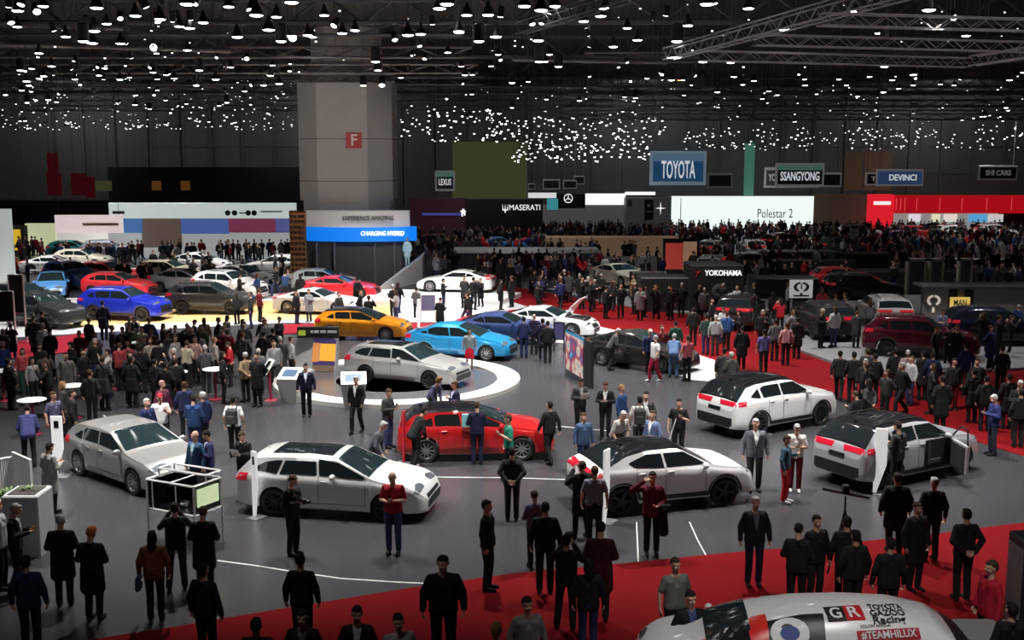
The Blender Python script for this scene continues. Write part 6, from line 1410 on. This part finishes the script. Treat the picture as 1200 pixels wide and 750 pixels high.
 (228, 394, -20, 'stand', 'shirt', (.50, .30, .26), K, 'short', BR, 'person in a salmon pink shirt at the bar', {}),
 (240, 404, 180, 'stand', 'jacket', (.06, .06, .065), K, 'short', hG, 'person in a dark grey jacket seen from behind at the right of the bar', {}),
 (205, 393, 60, 'stand', 'blouse', (.45, .40, .42), K, 'short', hN, 'person in a pale pink top at the bar', {}),
 (176, 396, 20, 'stand', 'shirt', (.35, .30, .26), K, 'short', hT, 'fair haired person in beige at the bar', {}),
 (193, 424, 178, 'stand', 'coat', K, K, 'short', hB, 'black coat between the bar and the red cap man', {}),
 (105, 433, 180, 'stand', 'jacket', (.02, .02, .02), K, 'short', BR, 'brown haired person in black in front of the left crowd', {}),
 (251, 395, 120, 'stand', 'blouse', (.35, .3, .28), K, 'short', hT, 'person in light beige at the right end of the bar', {}),
 # aisle on the right
 (985, 411, 160, 'stride', 'jacket', K, K, 'short', hB, 'black figure in mid stride, leftmost on the right hand red carpet', {}),
 (1001, 412, 180, 'stand', 'jacket', K, K, 'short', hB, 'man in black suit seen from behind on the right red carpet', {'H': 1.8}),
 (1017, 408, 160, 'stand', 'jacket', DG, K, 'short', hN, 'man in dark suit holding white papers on the right red carpet', {'sh': LG}),
 (1026, 414, 190, 'stand', 'jacket', K, K, 'short', hB, 'black figure with a white bag on the right red carpet', {}),
 (1064, 410, 175, 'stand', 'shirt', (.30, .20, .20), K, 'short', hG, 'person in a dusty pink shirt with a dark rucksack on the right red carpet', {}),
 (1050, 408, 180, 'stand', 'jacket', K, K, 'short', hB, 'black figure left of the dusty pink shirt', {}),
 (1083, 411, 180, 'stand', 'coat', K, K, 'short', hB, 'black coat right of the dusty pink shirt', {}),
 (1094, 412, 175, 'stand', 'jacket', (.01, .015, .05), K, 'short', hB, 'dark navy figure two right of the dusty pink shirt', {}),
 (1105, 440, 185, 'stand', 'coat', K, K, 'short', hB, 'black coat in front of the deck edge at right', {'H': 1.82}),
 (1133, 402, 180, 'stand', 'jacket', (.02, .02, .10), K, 'short', hB, 'person in indigo at the white edge of the right deck', {}),
 (1142, 432, 180, 'stand', 'coat', K, K, 'short', hB, 'black coat left of the blue suited man at the right edge', {}),
 (1157, 440, 165, 'stand', 'jacket', K, K, 'short', hB, 'black jacket just behind the blue suited man', {}),
 (1183, 438, 180, 'stand', 'coat', K, K, 'short', hB, 'black coat at the right edge behind the blue suited man', {}),
 (1197, 455, 180, 'stand', 'jacket', K, K, 'short', hB, 'black figure cut by the right edge of the picture', {}),
 (1119, 420, 10, 'stand', 'jacket', (.02, .02, .02), DR, 'short', hB, 'black jacket and dark red trousers at the right deck', {}),
 (1175, 405, 180, 'stand', 'jacket', (.02, .02, .025), K, 'short', hN, 'dark figure in front of the black crossover at the right', {}),
 (922, 378, 180, 'stand', 'blouse', (.45, .22, .25), K, 'short', hN, 'person in a pale pink top left on the pale deck aisle', {}),
 (909, 374, 180, 'stand', 'jacket', (.08, .09, .09), K, 'short', hB, 'person in grey green left of the pale pink top', {}),
 (935, 372, 180, 'stand', 'coat', K, K, 'short', hB, 'black coat right of the pale pink top', {}),
 (1105, 362, 10, 'phone', 'shirt', (.20, .22, .35), DG, 'short', hN, 'man in a light blue shirt standing behind the dark red crossover', {}),
]
NEAR = []
for k, (px, py, hd, pn, top, tc, bc, hair, hc, lab, ex) in enumerate(PEOPLE):
    H = ex.get('H', 1.75); dz = .20 if pn == 'lean' else 0
    z = .12 if 'right deck' in lab and 'standing behind' in lab else 0
    loc = at_head(px, py, (H-dz), z)
    for cx_, cy_ in ((CX, CY),): pass
    r = person(loc, hd, pn, top, tc, bc, hair, hc, ex.get('sh'), H, ex.get('bot', 'trousers'), None, ex.get('shoe', (.015, .015, .015)), lab)
    if ex.get('wide'): r.scale = (r.scale[0]*ex['wide'], r.scale[1]*ex['wide'], r.scale[2])
    if pn == 'lean': r.location = G(px, py+ (0), H-.22); r.location.z = 0
    NEAR.append((r.location.x, r.location.y))
    r['_i'] = k
bylab = {o.get('label'): o for o in bpy.data.objects if o.get('label')}
def attach(lab, mbf, name, m, label, cat, off=(0, 0, 0)):
    p = bylab[lab]; o = mbf.build(name, m); o.location = p.location; o.rotation_euler = p.rotation_euler; o.scale = p.scale; tag(o, label, cat); return o
def pack():
    mb = MB(); mb.rbox(-.16, .16, .13, .30, 1.0, 1.43, .05); mb.rbox(-.12, .12, .29, .34, 1.03, 1.25, .03)
    for s_ in (1, -1): mb.tube((s_*.11, .13, 1.42), (s_*.11, -.02, 1.47), .02, 6).tube((s_*.11, -.02, 1.47), (s_*.13, -.15, 1.25), .02, 6)
    return mb
attach(PEOPLE[0][9], pack(), 'backpack', cloth((.05, .05, .05)), 'black backpack worn over the white shirt right of the blue suits', 'backpack')
bp = 'man in a cream shirt seen from behind with dark backpack'; attach(bp, pack(), 'backpack', cloth((.03, .035, .03)), 'dark backpack worn over the cream shirt behind the white coupe crossover', 'backpack')
cam_ = lambda z=1.23, y=-.36: MB().rbox(-.07, .07, y-.04, y+.04, z-.05, z+.05, .01).lathe([(.038, -.1), (.04, 0)], 12, c=(0, y-.03, z), axis='y')
attach('man all in black holding a camera in front of the white estate', cam_(), 'camera', BLACK, 'black camera held by the man in black at the white estate', 'camera')
attach('photographer in black holding up a camera over the red carpet', cam_(1.62, -.33), 'camera', BLACK, 'black video camera held up over the red carpet', 'camera')
ph = lambda: MB().rbox(-.035, .035, -.33, -.315, 1.21, 1.35, .005)
for l_, q in ((PEOPLE[23][9], 'small black phone held by the bald man in the red shirt'), ('man in a blue suit looking at a phone at the right edge of the aisle', 'phone in the hand of the blue suited man at the right aisle'), ('man in dark green jumper reading a phone at the stage edge', 'phone held by the man in the dark green jumper')): attach(l_, ph(), 'phone', GLOSSB, q, 'phone')
pap = lambda: MB().slab([(-.12, -.3, 1.17), (.12, -.3, 1.17), (.12, -.42, 1.36), (-.12, -.42, 1.36)], .006)
for l_, q in (('woman in black holding white papers at the tail of the white estate', 'white papers held by the woman in black'), ('man in charcoal suit reading a leaflet below the curved screen', 'white leaflet held below the curved screen')): attach(l_, pap(), 'leaflet', WMAT, q, 'leaflet')
bagm = MB().rbox(.25, .33, -.16, .14, .62, .88, .03).tube((.29, -.1, .87), (.29, -.04, 1.0), .008, 5).tube((.29, .06, .87), (.29, -.02, 1.0), .008, 5)
attach('woman in a rust red and mustard jacket with a blue bag at her side', bagm, 'handbag', cloth((.02, .06, .14)), 'blue handbag at the side of the rust red jacket', 'bag')
cb = MB().rbox(.18, .42, -.22, -.16, 1.02, 1.38, .02); attach('man in a dark navy suit seen from behind at the red hatchback doors', cb, 'folder', mat('cyan_folder', (.25, .65, .65), .5), 'pale cyan folder held by the navy suit at the red hatchback', 'folder')
ct = MB(); caps(ct, (.12, -.2, 1.08), .07, (.3, -.14, 1.06), .07); caps(ct, (.2, -.19, 1.0), .09, (.22, -.17, .55), .11); ctm = remesh(ct, .015, .6, 3, 'coat')
p_ = bylab['man in a dark red shirt with one hand at his forehead']; o = link('draped_coat', ctm, None, [cloth(K)], p_.location, p_.rotation_euler, p_.scale); tag(o, 'black coat hanging over the forearm of the saluting man', 'coat')
st = MB().tube((-.02, -.28, 1.25), (-.35, -.42, .02), .013, 6); attach('man in black T-shirt holding a long white stick', st, 'stick', WMAT, 'long thin white stick held by the man in black T-shirt', 'stick')
for i_ in (1,):
    g = G(470, 322); mb = MB(); P = POSES['stand']; 
    o = far_person(V((A_.x+(B_.x-A_.x)*.6, A_.y+(B_.y-A_.y)*.6+4.7, 1.29)), -20, 'stand', ('coat', 'trousers', 'short'), ((.45, .68, .80), (.45, .68, .80), (.2, .3, .35), (.4, .6, .7)), 1.85, 'figure in pale glowing blue coat at the top of the white ramp', None); NEAR.append((g.x, g.y+4))

# ---------------------------------------------------------------- the thinner crowd further off, one mesh each
CB = [(o.matrix_world.translation.copy(), o) for o in bpy.data.objects if o.get('category') == 'car']
bpy.context.view_layer.update()
BOX = []
for o in list(bpy.data.objects):
    if o.get('category') in ('car', 'plinth', 'stand', 'counter', 'wall', 'kiosk', 'ramp', 'column', 'pavilion', 'booth', 'poster', 'tower', 'light box', 'sign', 'screen', 'hedge'):
        pts = []
        for c in [o]+list(o.children):
            if c.type == 'MESH': pts += [(c.matrix_world @ V(b)) for b in c.bound_box]
        pts = [p for p in pts]
        if not pts: continue
        if min(p.z for p in pts) > 2.2: continue
        if o.get('category') == 'car':
            Mi = o.matrix_world.inverted(); s_ = o.scale[0]; q = [Mi @ p for p in pts]; BOX.append((Mi, min(p.x for p in q)-.3, max(p.x for p in q)+.3, min(p.y for p in q)-.3, max(p.y for p in q)+.3))
        else: BOX.append((Matrix.Identity(4), min(p.x for p in pts)-.3, max(p.x for p in pts)+.3, min(p.y for p in pts)-.3, max(p.y for p in pts)+.3))
def free(x, y, d=.62):
    for ax, ay in NEAR:
        if abs(ax-x) < d and abs(ay-y) < d: return False
    for Mi, x0, x1, y0, y1 in BOX:
        q = Mi @ V((x, y, .5))
        if x0 < q.x < x1 and y0 < q.y < y1: return False
    return True
MIX = [(K, K)]*22+[(DG, K)]*6+[(K, NV), (G2, K), (DG, NV), (NV, K), (G2, K), (K, JN), (DR, K), (GRY, K), (LG, JN), (TAN, K), (BL, K), (VI, K), (WT, JN), (RD, K), (K, K), ((.05, .05, .05), K)]
CN_ = {K: 'black', DG: 'charcoal', NV: 'navy', G2: 'grey', DR: 'dark red', GRY: 'mid grey', LG: 'light grey', TAN: 'tan', BL: 'blue', VI: 'violet', WT: 'white', RD: 'red', (.05, .05, .05): 'dark grey'}
KIN = [('jacket', 'trousers', 'short'), ('coat', 'trousers', 'short'), ('jacket', 'trousers', 'long')]
FP = ['stand', 'phone', 'stride', 'talk', 'behind', 'photo']
REG = [((105, 412, 330, 478), 30, 'in the dense left crowd at the tables'), ((0, 420, 100, 490), 9, 'at the left edge of the crowd'), ((1000, 462, 1200, 530), 10, 'on the dark right carpet'), ((545, 330, 700, 366), 34, 'in the red aisle behind the white coupe'), ((690, 345, 830, 376), 26, 'in front of the cream grand tourer'), ((805, 366, 935, 420), 14, 'in the red aisle near the tyre stand'),
       ((560, 316, 700, 332), 14, 'before the long low grey stand'), ((275, 345, 345, 385), 9, 'by the amber floor left of the pavilion'), ((345, 340, 560, 392), 16, 'around the white plinth and red coupe'),
       ((945, 380, 1020, 412), 8, 'on the right deck behind the emblem board'), ((1090, 395, 1200, 440), 8, 'at the dark right deck edge'), ((480, 310, 560, 330), 10, 'by the red supercars'), ((180, 318, 335, 345), 16, 'between the white cars in the left middle')]
cnt = 0
for (x0, y0, x1, y1), n, where in REG:
    for i in range(n):
        for t in range(30):
            px, py = rnd.uniform(x0, x1), rnd.uniform(y0, y1); g = G(px, py)
            if free(g.x, g.y): break
        else: continue
        NEAR.append((g.x, g.y)); tc, bc = rnd.choice(MIX); kn = rnd.choice(KIN)
        what = 'visitor in a %s %s' % (CN_[tc], 'coat' if kn[0] == 'coat' else 'top')
        if kn[2] == 'long': what = what.replace('visitor', 'long haired visitor')
        z = .12 if 'right deck behind' in where else 0
        far_person((g.x, g.y, z), rnd.uniform(0, 360), rnd.choice(FP), kn, (tc, bc, rnd.choice((hB, hN, hG, BR)), K), rnd.uniform(1.62, 1.86), what+' '+where, what+' '+where, SKIN); cnt += 1
# the distant crowd nobody could count
def crowd_protos():
    out = []
    for pn in ('stand', 'talk', 'stride'):
        P = POSES[pn]; vs = []; fs = []; ms = []
        for mbx, mi in ((body_mb(P, False), 0), (top_mb(P, 'jacket'), 1), (bot_mb(P, 'trousers'), 2), (hair_mb(P, 'short'), 3)):
            a = remesh(mbx, .05, .35, 0); k_ = len(vs); vs += [tuple(v.co) for v in a.vertices]; fs += [tuple(i+k_ for i in p.vertices) for p in a.polygons]; ms += [mi]*len(a.polygons)
        out.append((np.array(vs), fs, ms))
    return out
PR = crowd_protos(); CM = [SKIN, cloth(K), cloth(DG), cloth(NV), cloth(G2), cloth(DR), cloth(LG), cloth(BL), cloth(hN), cloth(RD)]
CR = [((480, 284, 1200, 303), 330, 'far crowd'), ((0, 288, 345, 312), 170, 'left crowd'), ((490, 275, 1200, 284), 330, 'farthest crowd'), ((560, 303, 860, 332), 90, 'mid crowd'), ((860, 303, 1200, 345), 90, 'right crowd'), ((0, 329, 180, 338), 12, 'left rear')]
lab_ = {'far crowd': 'dense dark crowd in the far centre of the hall', 'left crowd': 'dense crowd in front of the long white wall at left', 'farthest crowd': 'farthest crowd under the light walls and red fascia', 'mid crowd': 'crowd around the low grey stands', 'right crowd': 'crowd in the dark right middle distance', 'left rear': 'scattered visitors behind the glass balustrade'}
for (x0, y0, x1, y1), n, nm in CR:
    V_, F_, M_ = [], [], []; k_ = 0
    for i in range(n):
        for t in range(8):
            px, py = rnd.uniform(x0, x1), rnd.uniform(y0, y1); g = G(px, py)
            if free(g.x, g.y, .3): break
        else: continue
        NEAR.append((g.x, g.y)); v, f, m = rnd.choice(PR); a = rnd.uniform(0, 2*PI); s_ = rnd.uniform(.93, 1.06); ca, sa = math.cos(a)*s_, math.sin(a)*s_
        V_.append(np.stack([v[:, 0]*ca-v[:, 1]*sa+g.x, v[:, 0]*sa+v[:, 1]*ca+g.y, v[:, 2]*s_], 1)); F_ += [tuple(j+k_ for j in q) for q in f]; k_ += len(v)
        t_ = rnd.choice((1, 1, 1, 1, 1, 1, 1, 2, 2, 2, 3, 3, 4, 4, 5, 6, 7, 9)); b_ = rnd.choice((1, 1, 2, 3)); h_ = rnd.choice((1, 8)); M_ += [(0, t_, b_, h_)[j] for j in m]
    me = bpy.data.meshes.new('crowd'); me.from_pydata(np.concatenate(V_).tolist(), [], F_); me.polygons.foreach_set('material_index', M_); me.update()
    tag(link('crowd', me, None, CM), lab_[nm], 'crowd', kind='stuff')
for o in bpy.data.objects:
    if '_i' in o: del o['_i']
print('people', len(PEOPLE), 'far', cnt, 'lamps', LAMPN)
